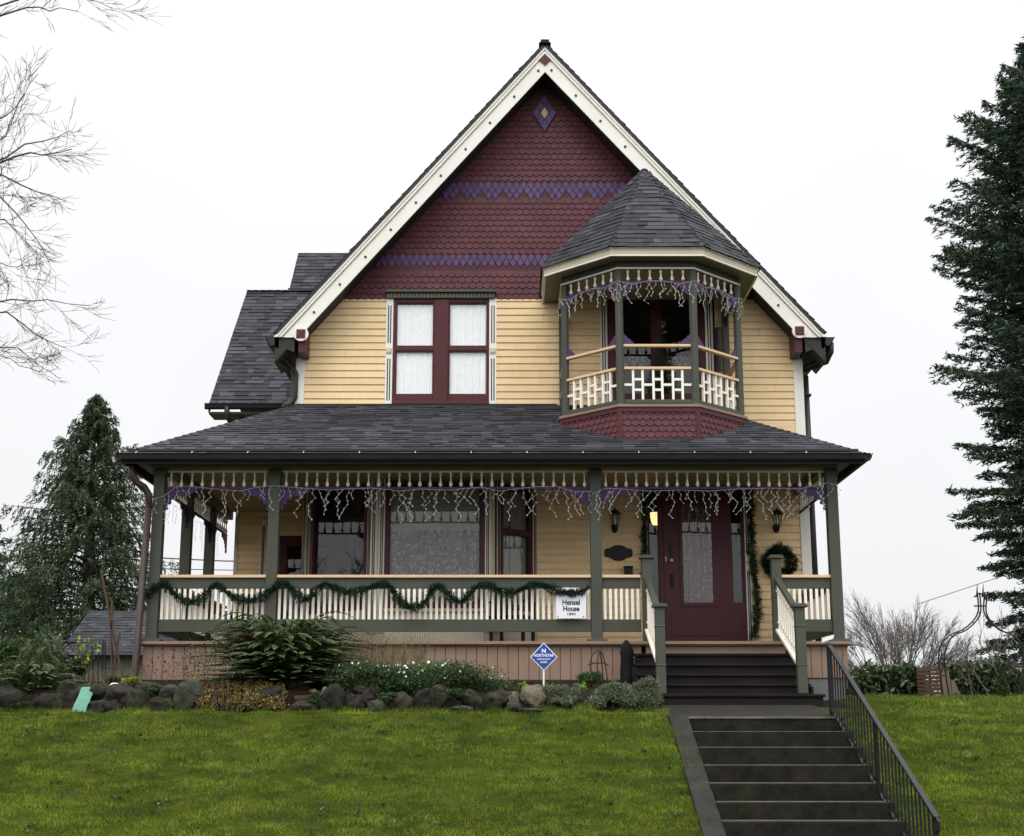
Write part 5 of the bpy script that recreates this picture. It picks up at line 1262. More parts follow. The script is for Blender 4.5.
# bare trees across the street, behind the viewer (seen only as reflections in the panes)
for i,(x,y) in enumerate(((-9,-16),(-2,-19),(6,-18))):
    bare('street_tree','leafless tree across the street opposite the house',None,[((x,y,-1.6),(0,0,1),3.2,.22,5)],'bark_dark',120+i,.1,1,5,spread=.6,ratio=.74,kids=(2,3),rmin=.012,upw=.1,group='leafless trees across the street')
for i,(x,y) in enumerate(((-17,25.5),(-22,27.5))):
    bare('side_yard_tree','leafless tree in the side yard far left of the porch',None,[((x,y,.2),(0,0,1),2.6,.2,5)],'bark_dark',140+i,.1,1,5,spread=.6,ratio=.74,kids=(2,3),rmin=.010,upw=.1,group='leafless trees in the left side yard')
# ================================================================ SHED, STAKES, SMALL OBJECTS LEFT
sh=empty('garden_shed','small shed with a grey slate-like roof behind the left garden','shed')
D1,D2=31.0,33.2; xl=XX(57,650,D1); zl_=ZZ(655,D1); zr_=ZZ(611,D2)
mb=MB(); roof_face(mb,[(xl,D1,zl_),(-4.6,D1,zl_),(-4.6,D2,zr_),(xl+.0,D2,zr_)],.16,1,.05,61); roof_face(mb,[(-4.6,2*D2-D1,zl_),(xl,2*D2-D1,zl_),(xl,D2,zr_),(-4.6,D2,zr_)],.16,1,.05,62); mb.build('roof',['asphalt_shingle','gutter_metal'],sh)
mb=MB(); mb.box(xl+.3,-4.8,D1+.3,2*D2-D1-.3,-.6,zl_+.1); mb.prism([(xl+.3,D1+.3,zl_+.1),(xl+.3,D2,zr_-.1),(xl+.3,2*D2-D1-.3,zl_+.1)],(.1,0,0)); mb.build('wall','foundation_stone',sh)
root=empty('garden_stakes','cluster of thin dark and bamboo stakes standing before the shed roof','stakes')
rg=random.Random(3)
for k,(a,b_,m_) in enumerate([((98,690),(99,642),'black_iron'),((102,690),(103,640),'black_iron'),((106,690),(105,641),'black_iron'),((116,690),(111,638),'black_iron'),((93,690),(92,645),'black_iron'),((124,684),(101,570),'rust_wood'),((112,678),(112,600),'rust_wood'),((108,690),(120,632),'rust_wood')]):
    mb=MB(); mb.tube([P(*a,19.3),P((a[0]+b_[0])/2+rg.uniform(-1,1),(a[1]+b_[1])/2,19.3),P(*b_,19.3)],.010 if m_=='black_iron' else .016,5); mb.build('stake',m_,root)
mb=MB()
for zz in (655,668): mb.tube([P(91,zz,19.3),P(118,zz,19.3)],.006,4)
mb.build('cross_wire','black_iron',root)
root=empty('iron_garden_bench','dark wrought-iron garden arch piece in front of the shed at the left','garden ornament')
mb=MB(); D=20.5
mb.tube([P(40,641,D),P(76,642,D)],.025,6); mb.tube([P(60,690,D),P(60,642,D)],.022,6); mb.tube([P(61,655,D),P(64,648,D),P(70,643,D)],.014,5); mb.tube([P(42,690,D),P(42,641,D)],.022,6); mb.tube([P(43,655,D),P(46,648,D),P(52,643,D)],.014,5); mb.build('frame','black_iron',root)
root=empty('young_tree','slender young tree with a few yellow-green leaves before the shed','tree')
mb=MB(); D=19.0; mb.tube([P(88,690,D),P(89,665,D),P(86,640,D)],.012,5,r1=.004); mb.tube([P(89,668,D),P(95,652,D),P(96,642,D)],.006,4); mb.tube([P(88,672,D),P(80,655,D),P(78,642,D)],.006,4); mb.build('stems','bark_dark',root)
L=Leaves(); rg2=np.random.default_rng(4); pts=np.array([list(P(a,b,D)) for a,b in [(78,642),(80,644),(86,641),(96,642),(94,645),(78,650),(82,655),(90,655),(96,652),(85,662)] for _ in range(4)])+rg2.normal(size=(40,3))*.035; rleaves(L,pts,rg2,.07,.045); L.build('leaves','bright_leaf',root)
# green plastic strip and white paper
def sheet(name,label,cat,q,mat,nx=8,ny=14,seed=1,amp=.012):
    mb=MB(); vs=[]; rg=random.Random(seed); q=[Vector(v) for v in q]
    for j in range(ny+1):
        for i in range(nx+1):
            s,t=i/nx,j/ny; p=(q[0].lerp(q[1],s)).lerp(q[3].lerp(q[2],s),t); vs.append(p+Vector((0,-1,.3))*amp*noise.noise(p*14+Vector((seed,0,0)))*1.8)
    top=len(vs); vs=vs+[v+Vector((0,.006,-.003)) for v in vs]
    f=lambda i,j,o=0:o+j*(nx+1)+i
    fs=[(f(i,j),f(i+1,j),f(i+1,j+1),f(i,j+1)) for j in range(ny) for i in range(nx)]+[(f(i,j+1,top),f(i+1,j+1,top),f(i+1,j,top),f(i,j,top)) for j in range(ny) for i in range(nx)]
    mb.add(vs,fs); o=mb.build(name,mat,None,smooth=True); tag(o,label,cat); return o
sheet('plastic_strip','pale green plastic strip draped over the garden rocks at the left','plastic strip',[P(71,712,17.12),P(85,712,17.12),P(95,687,17.5),P(82,687,17.5)],'green_plastic')
sheet('paper_scrap','crumpled white paper scrap on the rocks right of the green plastic strip','paper',[P(106,689,17.8),P(114,690,17.7),P(119,683,18.0),P(112,683,18.0)],'white_plastic',seed=4)
mb=MB(); mb.bar(P(295,698,17.5),P(324,697,17.5),.12,.05); o=mb.build('wooden_plank','rust_wood',None,bevel=.008); tag(o,'short dark wooden plank wedged between rocks left of the upright dark rock','plank')
# ================================================================ FRONT SIGN, HOUSE SIGN
D=17.7; c=P(543.8,656.5,D); hw=.168; root=empty('yard_sign','blue diamond-shaped alarm company sign on a white stake','sign')
def dia(k,y,t,mat,name): 
    mb=MB(); mb.prism([(c.x-hw*k,y,c.z-.006),(c.x,y,c.z-hw*1.02*k),(c.x+hw*k,y,c.z-.006),(c.x,y,c.z+hw*1.02*k)],(0,t,0)); return mb.build(name,mat,root)
dia(1,D,.006,'sign_white','sign_border'); dia(.92,D-.0025,.002,'sign_blue','sign_face')
mb=MB(); mb.tube([(c.x,D+.016,c.z),(c.x-.004,D+.016,c.z-.50)],.012,8); mb.build('stake','white_plastic',root)
for tx,sz,dz,xs_,bo in (('N',.062,.066,1.1,.003),('NORTHSTAR',.047,.012,.88,.0015),('HOME SECURITY',.026,-.034,.85,.0006),('ALARM',.030,-.070,.9,.0008)):
    text_mesh(tx,sz,(c.x,D-.0045,c.z+dz),ROT_FRONT,'sign_white',root,bo,xs_,'sign_lettering')
D=19.985; root=empty('house_sign','white board reading Hensel House 1890 hung on the porch railing','sign')
a,b_=P(556,618.6,D),P(586,592,D)
mb=MB(); mb.box(a.x,b_.x,D-.014,D,a.z,b_.z+.06); mb.build('sign_board','sign_white',root,bevel=.003)
mx_=(a.x+b_.x)/2
for tx,py,sz,bo,xs_ in (('Hensel',602.6,.105,.0030,.86),('House',608.9,.100,.0030,.86),('1890',614.3,.055,.0005,1.15)): text_mesh(tx,sz,(mx_,D-.016,ZZ(py,D)),ROT_FRONT,'sign_ink',root,bo,xs_,'sign_lettering')
mb=MB()
for px,py in ((558,616.6),(583.5,616.6)): q=P(px,py,D-.018); mb.box(q.x-.008,q.x+.008,q.y,q.y+.005,q.z-.006,q.z+.006)
mb.build('screws','black_iron',root)
# ================================================================ GARLANDS, WREATH
def garland(name,label,cat,pts,r,n,seed,bits=0):
    rg=np.random.default_rng(seed); pts=[Vector(p) for p in pts]; root=empty(name,label,cat)
    A_=np.array([list(p) for p in pts]); seg=np.linalg.norm(np.diff(A_,axis=0),axis=1); cum=np.concatenate([[0],np.cumsum(seg)]); s=rg.uniform(0,cum[-1],n)
    c=np.stack([np.interp(s,cum,A_[:,k]) for k in range(3)],1); tn=np.stack([np.interp(s+.02,cum,A_[:,k]) for k in range(3)],1)-np.stack([np.interp(s-.02,cum,A_[:,k]) for k in range(3)],1); tn=unit(tn+1e-9)
    d=unit(rg.normal(size=(n,3))); d=unit(d-tn*(d*tn).sum(1,keepdims=True)*.6); lump=(1+.30*np.sin(s*19+seed)+.22*np.sin(s*43)+.2*np.sin(s*7.3))[:,None]
    L=Leaves(); ln=r*rg.uniform(.35,.75,(n,1)); cc=c+d*r*rg.uniform(.15,.62,(n,1))*lump; dd=unit(d+tn*rg.uniform(-.6,.6,(n,1)))*ln/2; L.add(cc,dd,unit(np.cross(dd,rg.normal(size=(n,3))))*.005)
    L.build('needles','garland_needles',root); mb=MB(); mb.tube(pts,.012,5); mb.build('wire_core','bark_dark',root); return root
yg=YP-.045
def gp(l): return [P(a,b,yg if a>160 or a<140 else YP-.06) for a,b in l]
G=[(137,602),(146,594),(155,587),(166,583),(172,592),(180,599),(190,603),(198,601),(206,595),(211,588),(217,584),(224,590),(233,597),(244,601),(255,600),(264,595),(272,589),(279,583),(286,583),(292,590),(299,597),(306,600),(313,595),(319,587),(326,583),(334,588),(344,592),(356,592),(366,589),(376,585),(386,583),(393,590),(398,599),(406,606),(415,608),(424,604),(429,596),(434,587),(440,585),(447,594),(454,600),(462,602),(468,597),(474,588),(482,584),(491,586),(499,591),(508,593),(518,591),(526,587),(535,584),(543,585),(551,589),(560,591.5),(568,593),(577,592.5),(584,590),(589,587)]
gr_=garland('railing_garland','long dark green garland looped in swags along the porch railing','garland',gp(G),.094,17000,131)
gl=[P(645.5,489,YW-.1),P(643.5,505,YW-.1),P(645,520,YW-.1),P(643.8,535,YW-.1),P(645,551,YW-.1)]+[P(644.5,575,YW-.1)]
garland('door_garland','dark green garland hanging left of the front door','garland',gl,.10,1800,132)
garland('door_garland','dark green garland hanging right of the front door down to the floor','garland',[P(749,486,YW-.12),P(750,505,YW-.12),P(751.5,525,YW-.12),P(752,545,YW-.12),P(753,565,YW-.12),P(756,585,YW-.12),P(758,605,YW-.12),P(757,622,YW-.12),P(754,638,YW-.12)],.115,4200,133)
wc=P(779,562.5,YW-.08); wr=.205
root=garland('christmas_wreath','round dark evergreen wreath with red berries on the wall right of the door','wreath',[wc+Vector((wr*math.cos(t),0,wr*math.sin(t))) for t in [2*math.pi*i/24 for i in range(25)]],.135,5200,134)
mb=MB(); rg=random.Random(6)
for k in range(16):
    t=rg.choice([rg.uniform(-1.9,-1.0),rg.uniform(-.6,.5)]); q=wc+Vector(((wr+rg.uniform(-.05,.04))*math.cos(t),-.09,(wr+rg.uniform(-.05,.04))*math.sin(t))); mb.lathe(q,[(.001,-.013),(.012,-.007),(.014,0),(.012,.007),(.001,.013)],6)
o=mb.build('berries','copper_red',root,smooth=True); o['kind']='stuff'
# ================================================================ ICICLE STRING LIGHTS
def icicles(label,path,n,seed,lens=(.10,.46),group='icicle string lights'):
    """path: list of Vector hanging points; drops zig-zag below"""
    rg=random.Random(seed); root=empty('string_lights',label,'string lights',group=group); path=[Vector(p) for p in path]
    mb=MB(); mb.tube(path,.0024,4,caps=False); mb.build('cable','cable_white',root)
    seg=[(path[i+1]-path[i]).length for i in range(len(path)-1)]; T=sum(seg)
    for k in range(n):
        s=(k+.5+rg.uniform(-.25,.25))/n*T; i=0
        while i<len(seg)-1 and s>seg[i]: s-=seg[i]; i+=1
        p=path[i].lerp(path[i+1],min(1,s/seg[i])); L=rg.uniform(*lens); m=max(2,int(L/.055)); dr=(path[i+1]-path[i]).normalized(); pts=[p]; mb=MB(); sg=rg.choice((-1,1)); q=p.copy()
        for j in range(m):
            if rg.random()<.75: sg=-sg
            q=q+Vector((0,0,-L/m))+dr*sg*rg.uniform(.008,.065)+Vector((0,rg.uniform(-.015,.015),0)); pts.append(q.copy())
        mb.tube(pts,.0023,3,caps=False)
        for q in pts[1:]:
            e=q+dr*rg.choice((-1,1))*.015+Vector((0,-.005,-.008)); mb.tube([q,e],.0048,4)
        mb.build('icicle_strand','cable_white',root)
yl=YP-.03
def sw(px): return [P(a,b,yl) for a,b in px]
icicles('icicle lights between the left porch corner and the second post',sw([(137,502),(150,500),(164,496),(176,487),(190,486),(215,489),(240,491),(258,487),(268,486)]),18,141)
icicles('icicle lights along the middle bay of the porch, second post to third post',sw([(268,486),(280,486),(300,488),(330,490),(345,489),(372,488),(400,491),(420,489),(450,490),(480,487),(500,491),(530,487),(556,486),(575,492),(592,491)]),54,142)
icicles('icicle lights above the front door, third post to right corner post',sw([(592,494),(606,488),(622,489),(650,491),(680,490),(710,491),(740,489),(770,488),(800,489),(814,485),(828,483),(838,485)]),44,143)
icicles('icicle lights along the left side of the porch',[Vector((-5.13,y,sp_z0-.05-.02*math.sin(y*5))) for y in (20.2,20.7,21.2,21.7,22.3,22.9,23.5,24.2,24.8)],18,144)
zi=lambda py:ZZ(py,yF)
bo=[Vector((x,y,zf0-.02)) for x,y in off(.02)]
def mids(a,b,n=5): return [a.lerp(b,i/n)+Vector((0,0,-.05*math.sin(math.pi*(i%3)/2)))for i in range(n+1)]
icicles('icicle lights on the left side of the small balcony',mids(bo[1]+Vector((-.03,0,-.04)),bo[2]),19,145,(.08,.36))
icicles('icicle lights across the front of the small balcony',mids(bo[2],bo[3]),17,146,(.08,.36))
icicles('icicle lights on the right side of the small balcony',mids(bo[3],bo[4]+Vector((.03,0,-.02))),21,147,(.08,.38))
# ================================================================ WALL LANTERNS, PLAQUE, MAILBOX, LIT LAMP
def lantern(px,label):
    root=empty('wall_lantern',label,'lantern'); c=P(px,519,YW-.14); s=1.0
    mb=MB()
    mb.lathe((c.x,c.y,c.z),[(.03,-.13),(.045,-.115),(.045,-.10),(.055,-.095)],6); mb.lathe((c.x,c.y,c.z),[(.095,.075),(.10,.085),(.06,.125),(.03,.15),(.012,.155),(.010,.185)],6)
    for k in range(6): t=math.pi*k/3; mb.tube([(c.x+.05*math.cos(t),c.y+.05*math.sin(t),c.z-.10),(c.x+.075*math.cos(t),c.y+.075*math.sin(t),c.z+.08)],.006,4)
    mb.build('lantern_frame','black_iron',root)
    mb=MB(); mb.lathe((c.x,c.y,c.z),[(.040,-.095),(.066,.078)],6); mb.build('lantern_glass','window_glass',root)
    mb=MB(); mb.lathe((c.x,c.y,c.z),[(.012,-.09),(.012,-.01),(.004,.0)],8); mb.build('candle_bulb','lace_white',root)
    mb=MB(); mb.prism([(c.x+.055*math.cos(t),YW-.035,c.z-.13+.075*math.sin(t)) for t in [2*math.pi*i/12 for i in range(12)]],(0,.03,0)); mb.tube([(c.x,YW-.03,c.z-.14),(c.x,c.y+.02,c.z-.19),(c.x,c.y,c.z-.13)],.014,6); mb.build('wall_bracket','black_iron',root)
lantern(615,'black wall lantern left of the front door above the oval plaque'); lantern(777.3,'black wall lantern right of the front door above the wreath')
c=P(618.5,553,YW-.03); pts=[]
for k in range(48):
    t=2*math.pi*k/48; cx_=abs(math.cos(t))**.6*math.copysign(1,math.cos(t)); sz_=abs(math.sin(t))**.75*math.copysign(1,math.sin(t)); bulge=1+.30*math.exp(-(math.cos(t)/.32)**2); pts.append((c.x+.225*cx_,YW-.05,c.z+.088*sz_*bulge*(1-.10*math.cos(6*t))))
mb=MB(); mb.prism(pts,(0,.03,0)); root=empty('house_plaque','dark scalloped oval house-number plaque on the siding left of the door','plaque'); mb.build('plaque_board','black_iron',root,bevel=.006)
mb=MB(); mb.prism([(c.x+(x-c.x)*.86,YW-.056,c.z+(z-c.z)*.82) for x,y,z in pts],(0,.006,0)); mb.build('raised_rim','black_iron',root)
root=empty('mailbox','small black mailbox on the wall below the oval plaque','mailbox'); a,b_=P(624,573.5,YW),P(632,567,YW)
mb=MB(); mb.box(a.x,b_.x,YW-.14,YW-.02,a.z-.12,b_.z-.02); mb.build('mailbox_body','black_iron',root,bevel=.008); mb=MB(); mb.box(a.x-.01,b_.x+.01,YW-.155,YW-.02,b_.z-.018,b_.z); mb.build('lid','black_iron',root,bevel=.004)
root=empty('sconce_lamp','lit warm lamp with a tapered shade seen in the left sidelight','lamp'); c=P(656,517.5,YW)
mb=MB(); n=14; prof=[(.035,-.105),(.060,-.07),(.078,.02),(.082,.095)]
mb.lathe((c.x,YW+.12,c.z),prof,14); mb.build('lamp_shade','lamp_glow',root,smooth=True); mb=MB(); mb.lathe((c.x,YW+.12,c.z),[(.045,-.145),(.045,-.12),(.02,-.107)],10); mb.tube([(c.x,YW+.12,c.z-.13),(c.x,YW+.6,c.z-.16)],.012,5); mb.build('lamp_base','black_iron',root)
# ================================================================ PORCH FURNITURE (dark, behind the railing)
def chair(label,x,y,rz,mat='black_iron'):
    root=empty('porch_chair',label,'chair',group=None); mb=MB(); Mx=Matrix.Translation((x,y,ZF))@Matrix.Rotation(rz,4,'Z')
    def B(nm,*bx):
        mb=MB()
        for (x0,x1,y0,y1,z0,z1) in bx: mb.box(x0,x1,y0,y1,z0,z1)
        mb.v=[tuple(Mx@Vector(v)) for v in mb.v]; return mb.build(nm,mat,root,bevel=.008)
    B('seat',(-.28,.28,-.26,.24,.42,.46))
    bk=MB()
    for k in range(7): s=-.24+k*.08; bk.box(s-.014,s+.014,.22,.25,.46,.92)
    pts=[(-.29,.20,.90)]+[(.29*math.sin(t),.20,.93+.10*math.cos(t)) for t in [math.pi*(-.5+i/10) for i in range(11)]]+[(.29,.20,.90)]; bk.prism(pts,(0,.06,0)); bk.v=[tuple(Mx@Vector(v)) for v in bk.v]; bk.build('backrest',mat,root)
    for sx in (-.25,.25):
        for sy in (-.23,.21): B('leg',(sx-.025,sx+.025,sy-.025,sy+.025,0,.42))
        B('armrest',(sx-.04,sx+.04,-.28,.22,.64,.67),(sx-.02,sx+.02,-.25,-.21,.46,.64))
chair('dark wooden chair at the far left end of the porch',-4.45,23.9,R(200)); chair('dark chair behind the railing in front of the bay window right facet',.0,21.25,R(160))
# ================================================================ METAL HANDRAIL BY THE CONCRETE STEPS
root=empty('metal_handrail','black wrought-iron handrail beside the concrete steps','handrail'); HX=3.765
T0=Vector((HX,17.1,1.085)); T1=Vector((HX,13.07,-.697)); B0=Vector((HX,17.1,.33)); B1=Vector((HX,13.07,-1.40))
mb=MB(); mb.bar(T0,T1,.055,.028); mb.tube([T1,T1+Vector((0,-.05,-.03)),T1+Vector((0,-.05,-.10)),T1+Vector((0,.03,-.12))],.016,6); mb.build('top_rail','black_iron',root,bevel=.006)
mb=MB(); mb.bar(B0,B1,.03,.022); mb.build('bottom_rail','black_iron',root)
mb=MB(); mb.bar(T0-Vector((0,0,.0)),T0+Vector((0,0,.0))+Vector((0,.02,0)),.05,.03); 
for t in (0,.5,.985):
    a=T0.lerp(T1,t); b_=B0.lerp(B1,t); g=MB(); g.box(HX-.022,HX+.022,a.y-.022,a.y+.022,b_.z-.30,a.z-.01); g.build('post','black_iron',root)
n=31
for k in range(1,n):
    t=k/n
    if abs(t-.5)<.012: continue
    a=T0.lerp(T1,t); b_=B0.lerp(B1,t); g=MB(); g.box(HX-.0075,HX+.0075,a.y-.0075,a.y+.0075,b_.z,a.z-.012); g.build('picket','black_iron',root)
mb=MB(); q=P(828,639,17.12); mb.hexa([q+Vector(v) for v in ((-.075,-.03,-.045),(.06,-.03,.0),(.06,.03,.0),(-.075,.03,-.045),(-.06,-.03,.0),(.07,-.03,.05),(.07,.03,.05),(-.06,.03,.0))]); mb.build('white_end_cap','white_plastic',root,bevel=.004)
# ================================================================ DRAPED UMBRELLA, WIRE STAND
root=empty('folded_umbrella','folded garden umbrella in black cloth leaning beside the porch steps','umbrella'); D=19.55
mb=MB(); b0=P(627,692,D); t0=P(627,640,D); H=t0.z-b0.z; ns=16; prof=[(.085,0),(.09,.2),(.085,.45),(.075,.65),(.088,.76),(.06,.9),(.03,.97),(.008,1)]
vs=[(b0.x+r*(1+.16*math.cos(5*2*math.pi*j/ns))*math.cos(2*math.pi*j/ns),D+r*.8*math.sin(2*math.pi*j/ns),b0.z+h*H) for r,h in prof for j in range(ns)]
mb.add(vs,[(i*ns+j,i*ns+(j+1)%ns,(i+1)*ns+(j+1)%ns,(i+1)*ns+j) for i in range(len(prof)-1) for j in range(ns)]); mb.build('cloth_cover','black_cloth',root,smooth=True)
mb=MB(); mb.tube([P(633,653,D-.05),P(638,656,D-.1),P(643,659,D-.05),P(637,660,D-.1),P(632,658,D-.06)],.012,5); mb.build('tie_strap','black_cloth',root)
root=empty('wire_plant_stand','thin curved wire plant support before the skirting boards','plant support'); D=19.6
for pts in ([(593,692),(590,665),(592,655),(598,650),(603,654),(606,668),(609,692)],[(599,692),(597,665),(599,652)],[(604,692),(602,665),(600,652)],[(588,665),(594,663),(604,663),(609,666)]):
    mb=MB(); mb.tube([P(a,b,D) for a,b in pts],.007,4); mb.build('wire','black_iron',root)
# ================================================================ RIGHT GARDEN: screen, boards, arch
D=27.0; root=empty('slatted_screen','weathered brown slatted wooden screen beside the metal arch','screen')
a,b_=P(918,695,D),P(943,668,D)
for k in range(7): z=a.z+(b_.z-a.z)*(k+.5)/7; mb=MB(); mb.box(a.x,b_.x,D-.01,D+.01,z-.028,z+.028); mb.build('slat','rust_wood',root)
mb=MB()
for x in (a.x+.02,(a.x+b_.x)/2,b_.x-.04): mb.box(x-.02,x+.02,D+.011,D+.05,a.z-.1,b_.z)
mb.build('uprights','rust_wood',root)
for lab,q in (('tall pale wooden board leaning at the foot of the metal arch',[(943,696),(952,695),(949,671),(942,672)]),('short reddish wooden board leaning right of the metal arch foot',[(952,694),(960,693),(955,682),(951,679)])):
    mb=MB(); mb.prism([P(x,y,26.2) for x,y in q],(0,.04,0)); o=mb.build('leaning_board','raw_wood',None,bevel=.006); tag(o,lab,'board')
root=empty('garden_arch','dark metal ogee garden arch with curved legs at the right','garden arch'); D=25.5
def bez(l,n=5):
    out=[]
    for i in range(len(l)-1):
        p0=l[max(i-1,0)];p1=l[i];p2=l[i+1];p3=l[min(i+2,len(l)-1)]
        for j in range(n):
            t=j/n; out.append(.5*((2*p1)+(p2-p0)*t+(2*p0-5*p1+4*p2-p3)*t*t+(3*p1-p0-3*p2+p3)*t**3))
    return out+[l[-1]]
left=[(943,694),(940,675),(938.5,658),(941,645),(950,635),(962,630),(972,622),(978,612),(978,600),(977,592)]
for (dx,dy,D_) in ((0,0,25.3),(6,1,25.9)):
    l_=[P(x+dx*(1 if y>640 else .4),y+dy,D_) for x,y in left]; mb=MB(); mb.tube(bez(l_),.014,6); mb.build('arch_leg','black_iron',root)
    mir=[(2*980-x+ (0),y) for x,y in left]; l_=[P(x+dx*.4+2,y+dy,D_) for x,y in mir]; mb=MB(); mb.tube(bez(l_),.014,6); mb.build('arch_leg','black_iron',root)
mb=MB(); mb.tube([P(974,597,25.6),P(979.5,593,25.6),P(985,597,25.6)],.014,5); mb.tube([P(974,606,25.6),P(986,606,25.6)],.014,5)
for x_ in (977,983): mb.tube([P(x_,597,25.6),P(x_+.3,584,25.6)],[.022,.004],5)
mb.build('finial','black_iron',root)
mb=MB()
for (x,y) in left[1:8:1]: mb.tube([P(x,y,25.3),P(x+(6 if y>640 else 2.4),y+1,25.9)],.010,4)
mb.build('cross_bars','black_iron',root)
# power lines
for lab,a,b_,D in (('single overhead wire descending to the right garden tree',(918,604),(1100,540),70),('pair of pale wires crossing behind the left porch posts',(120,556),(330,562),60),):
    mb=MB(); mb.tube([P(*a,D),P((a[0]+b_[0])/2,(a[1]+b_[1])/2+2,D),P(*b_,D)],.018 if D==70 else .03,4); 
    if D==60: mb.tube([P(a[0],a[1]+12,D),P(b_[0],b_[1]+10,D)],.02,4)
    o=mb.build('power_line','twig_far',None); tag(o,lab,'power line')
# tree inside the balcony room
cone_in=empty('indoor_fir','artificial fir tree with a pale bow standing inside the balcony door','indoor tree'); rg2=np.random.default_rng(8); c=P(663,372,22.0); n=2600
u=1-np.sqrt(rg2.uniform(0,1,n)); az=rg2.uniform(0,6.283,n); rr2=.26*(1-u)**.8*rg2.uniform(.4,1.05,n); H=1.12; L=Leaves()
rleaves(L,np.stack([c.x+rr2*np.cos(az),22.0+rr2*np.sin(az)*.9,c.z-.35+u*H],1),rg2,.05,.010,np.stack([np.cos(az),np.sin(az),0*az],1),1.2); L.build('needles','garland_needles',cone_in)
mb=MB(); mb.tube([(c.x,22.0,zfl+.01),(c.x,22.0,c.z-.35+H)],.02,6,r1=.006); mb.build('trunk','bark_dark',cone_in)
L=Leaves(); rleaves(L,np.array([[c.x,21.95,c.z-.35+H]])+rg2.normal(size=(26,3))*.035,rg2,.09,.03); L.build('bow','sage_leaf',cone_in)
# ================================================================ WORLD, SUN, CAMERA
w=bpy.data.worlds.new('World'); SC.world=w; w.use_nodes=True; n=w.node_tree.nodes; l=w.node_tree.links
bg=n['Background']; sky=n.new('ShaderNodeTexSky'); sky.sky_type='NISHITA'; sky.sun_disc=False
SUN_EL,SUN_AZ=R(52),R(200)   # azimuth measured from +Y clockwise: behind the camera, to its left
sky.sun_elevation=SUN_EL; sky.sun_rotation=SUN_AZ; sky.air_density=1; sky.dust_density=4
tc=n.new('ShaderNodeTexCoord'); sx=n.new('ShaderNodeSeparateXYZ'); l.new(tc.outputs['Generated'],sx.inputs[0])
def mrange(src,a,b,c,d):
    q=n.new('ShaderNodeMapRange'); l.new(src,q.inputs[0])
    for i,v in enumerate((a,b,c,d)): q.inputs[i+1].default_value=v
    return q
def madd(x,y,op='ADD'):
    q=n.new('ShaderNodeMath'); q.operation=op; l.new(x,q.inputs[0]); l.new(y,q.inputs[1]); return q
lowp=mrange(sx.outputs['Z'],0,.5,CLOUD0,10.9); highp=mrange(sx.outputs['Z'],.5,1,0,CLOUD1)
back=mrange(sx.outputs['Y'],.25,-.75,0,CLOUDB); upm=mrange(sx.outputs['Z'],-.02,.1,0,1); bk=madd(back.outputs[0],upm.outputs[0],'MULTIPLY')
s1=madd(lowp.outputs[0],highp.outputs[0]); mr=madd(s1.outputs[0],bk.outputs[0])
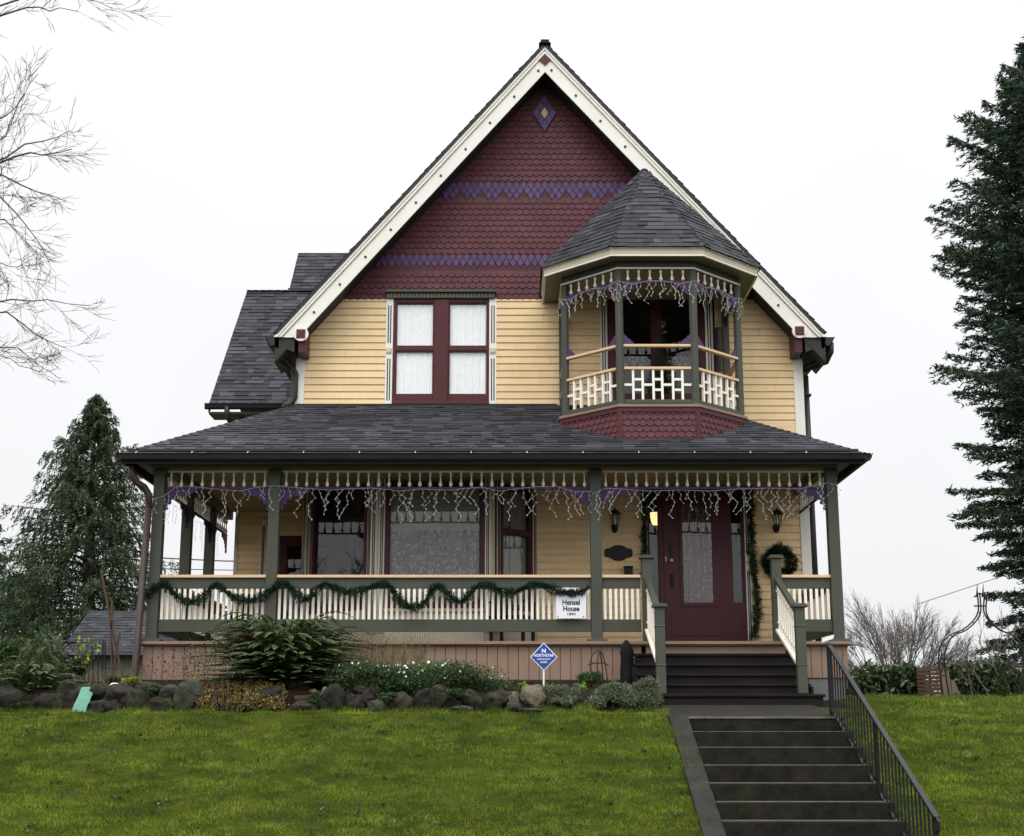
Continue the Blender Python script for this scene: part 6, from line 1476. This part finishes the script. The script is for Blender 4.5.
# overcast deck: grey-white, brighter towards the zenith, soft mottling
nz=n.new('ShaderNodeTexNoise'); nz.inputs['Scale'].default_value=1.6; nz.inputs['Detail'].default_value=4; l.new(tc.outputs['Generated'],nz.inputs['Vector'])
mr2=n.new('ShaderNodeMapRange'); l.new(nz.outputs['Fac'],mr2.inputs[0]); mr2.inputs[1].default_value=.3; mr2.inputs[2].default_value=.7; mr2.inputs[3].default_value=.93; mr2.inputs[4].default_value=1.05
ml=n.new('ShaderNodeMath'); ml.operation='MULTIPLY'; l.new(mr.outputs[0],ml.inputs[0]); l.new(mr2.outputs[0],ml.inputs[1])
vm=n.new('ShaderNodeVectorMath'); vm.operation='SCALE'; vm.inputs[0].default_value=(.985,.992,1.008); l.new(ml.outputs[0],vm.inputs['Scale'])
mx=n.new('ShaderNodeMix'); mx.data_type='RGBA'; mx.inputs[0].default_value=.93; l.new(sky.outputs[0],mx.inputs[6]); l.new(vm.outputs[0],mx.inputs[7])
l.new(mx.outputs[2],bg.inputs[0]); bg.inputs[1].default_value=.1
sd=bpy.data.lights.new('sun','SUN'); sd.energy=SUN_E; sd.angle=R(25); sd.color=(1,.97,.92); so=bpy.data.objects.new('sun',sd); COL.objects.link(so)
dirv=Vector((math.sin(SUN_AZ)*math.cos(SUN_EL),math.cos(SUN_AZ)*math.cos(SUN_EL),math.sin(SUN_EL))); so.rotation_euler=dirv.to_track_quat('Z','Y').to_euler(); so.location=dirv*40
cd=bpy.data.cameras.new('camera'); cam=bpy.data.objects.new('camera',cd); COL.objects.link(cam); SC.camera=cam
cd.sensor_fit='HORIZONTAL'; cd.sensor_width=36; cd.lens=36*F_PX/1024; cd.clip_start=.1; cd.clip_end=3000
cam.location=(0,0,0); cam.rotation_euler=(R(90)+TH,0,0)
SC.view_settings.view_transform='Standard'; SC.view_settings.look='None'; SC.view_settings.exposure=EXPO; SC.view_settings.gamma=1
SC.cycles.max_bounces=8; SC.cycles.transparent_max_bounces=16; SC.cycles.caustics_reflective=False; SC.cycles.caustics_refractive=False
SC.cycles.use_denoising=True
# every thing's origin goes to its base
def settle():
    bpy.context.view_layer.update()
    kids={}
    for o in bpy.data.objects:
        if o.parent: kids.setdefault(o.parent.name,[]).append(o)
    def desc(o):
        for c in kids.get(o.name,[]): yield c; yield from desc(c)
    for o in list(bpy.data.objects):
        if o.parent or o.type not in('EMPTY','MESH') or o.get('kind')=='structure': continue
        if o.location.length>0: continue
        pts=[]
        for c in ([o] if o.type=='MESH' else [])+list(desc(o)):
            if c.type=='MESH': pts+=[c.matrix_world@Vector(b) for b in c.bound_box]
        if not pts: continue
        b=Vector(((min(p.x for p in pts)+max(p.x for p in pts))/2,(min(p.y for p in pts)+max(p.y for p in pts))/2,min(p.z for p in pts)))
        if o.type=='MESH' and o.data.users>1: continue
        if o.type=='MESH': o.data.transform(Matrix.Translation(-b))
        o.location=b
        for c in kids.get(o.name,[]): c.location=c.location-b
settle()
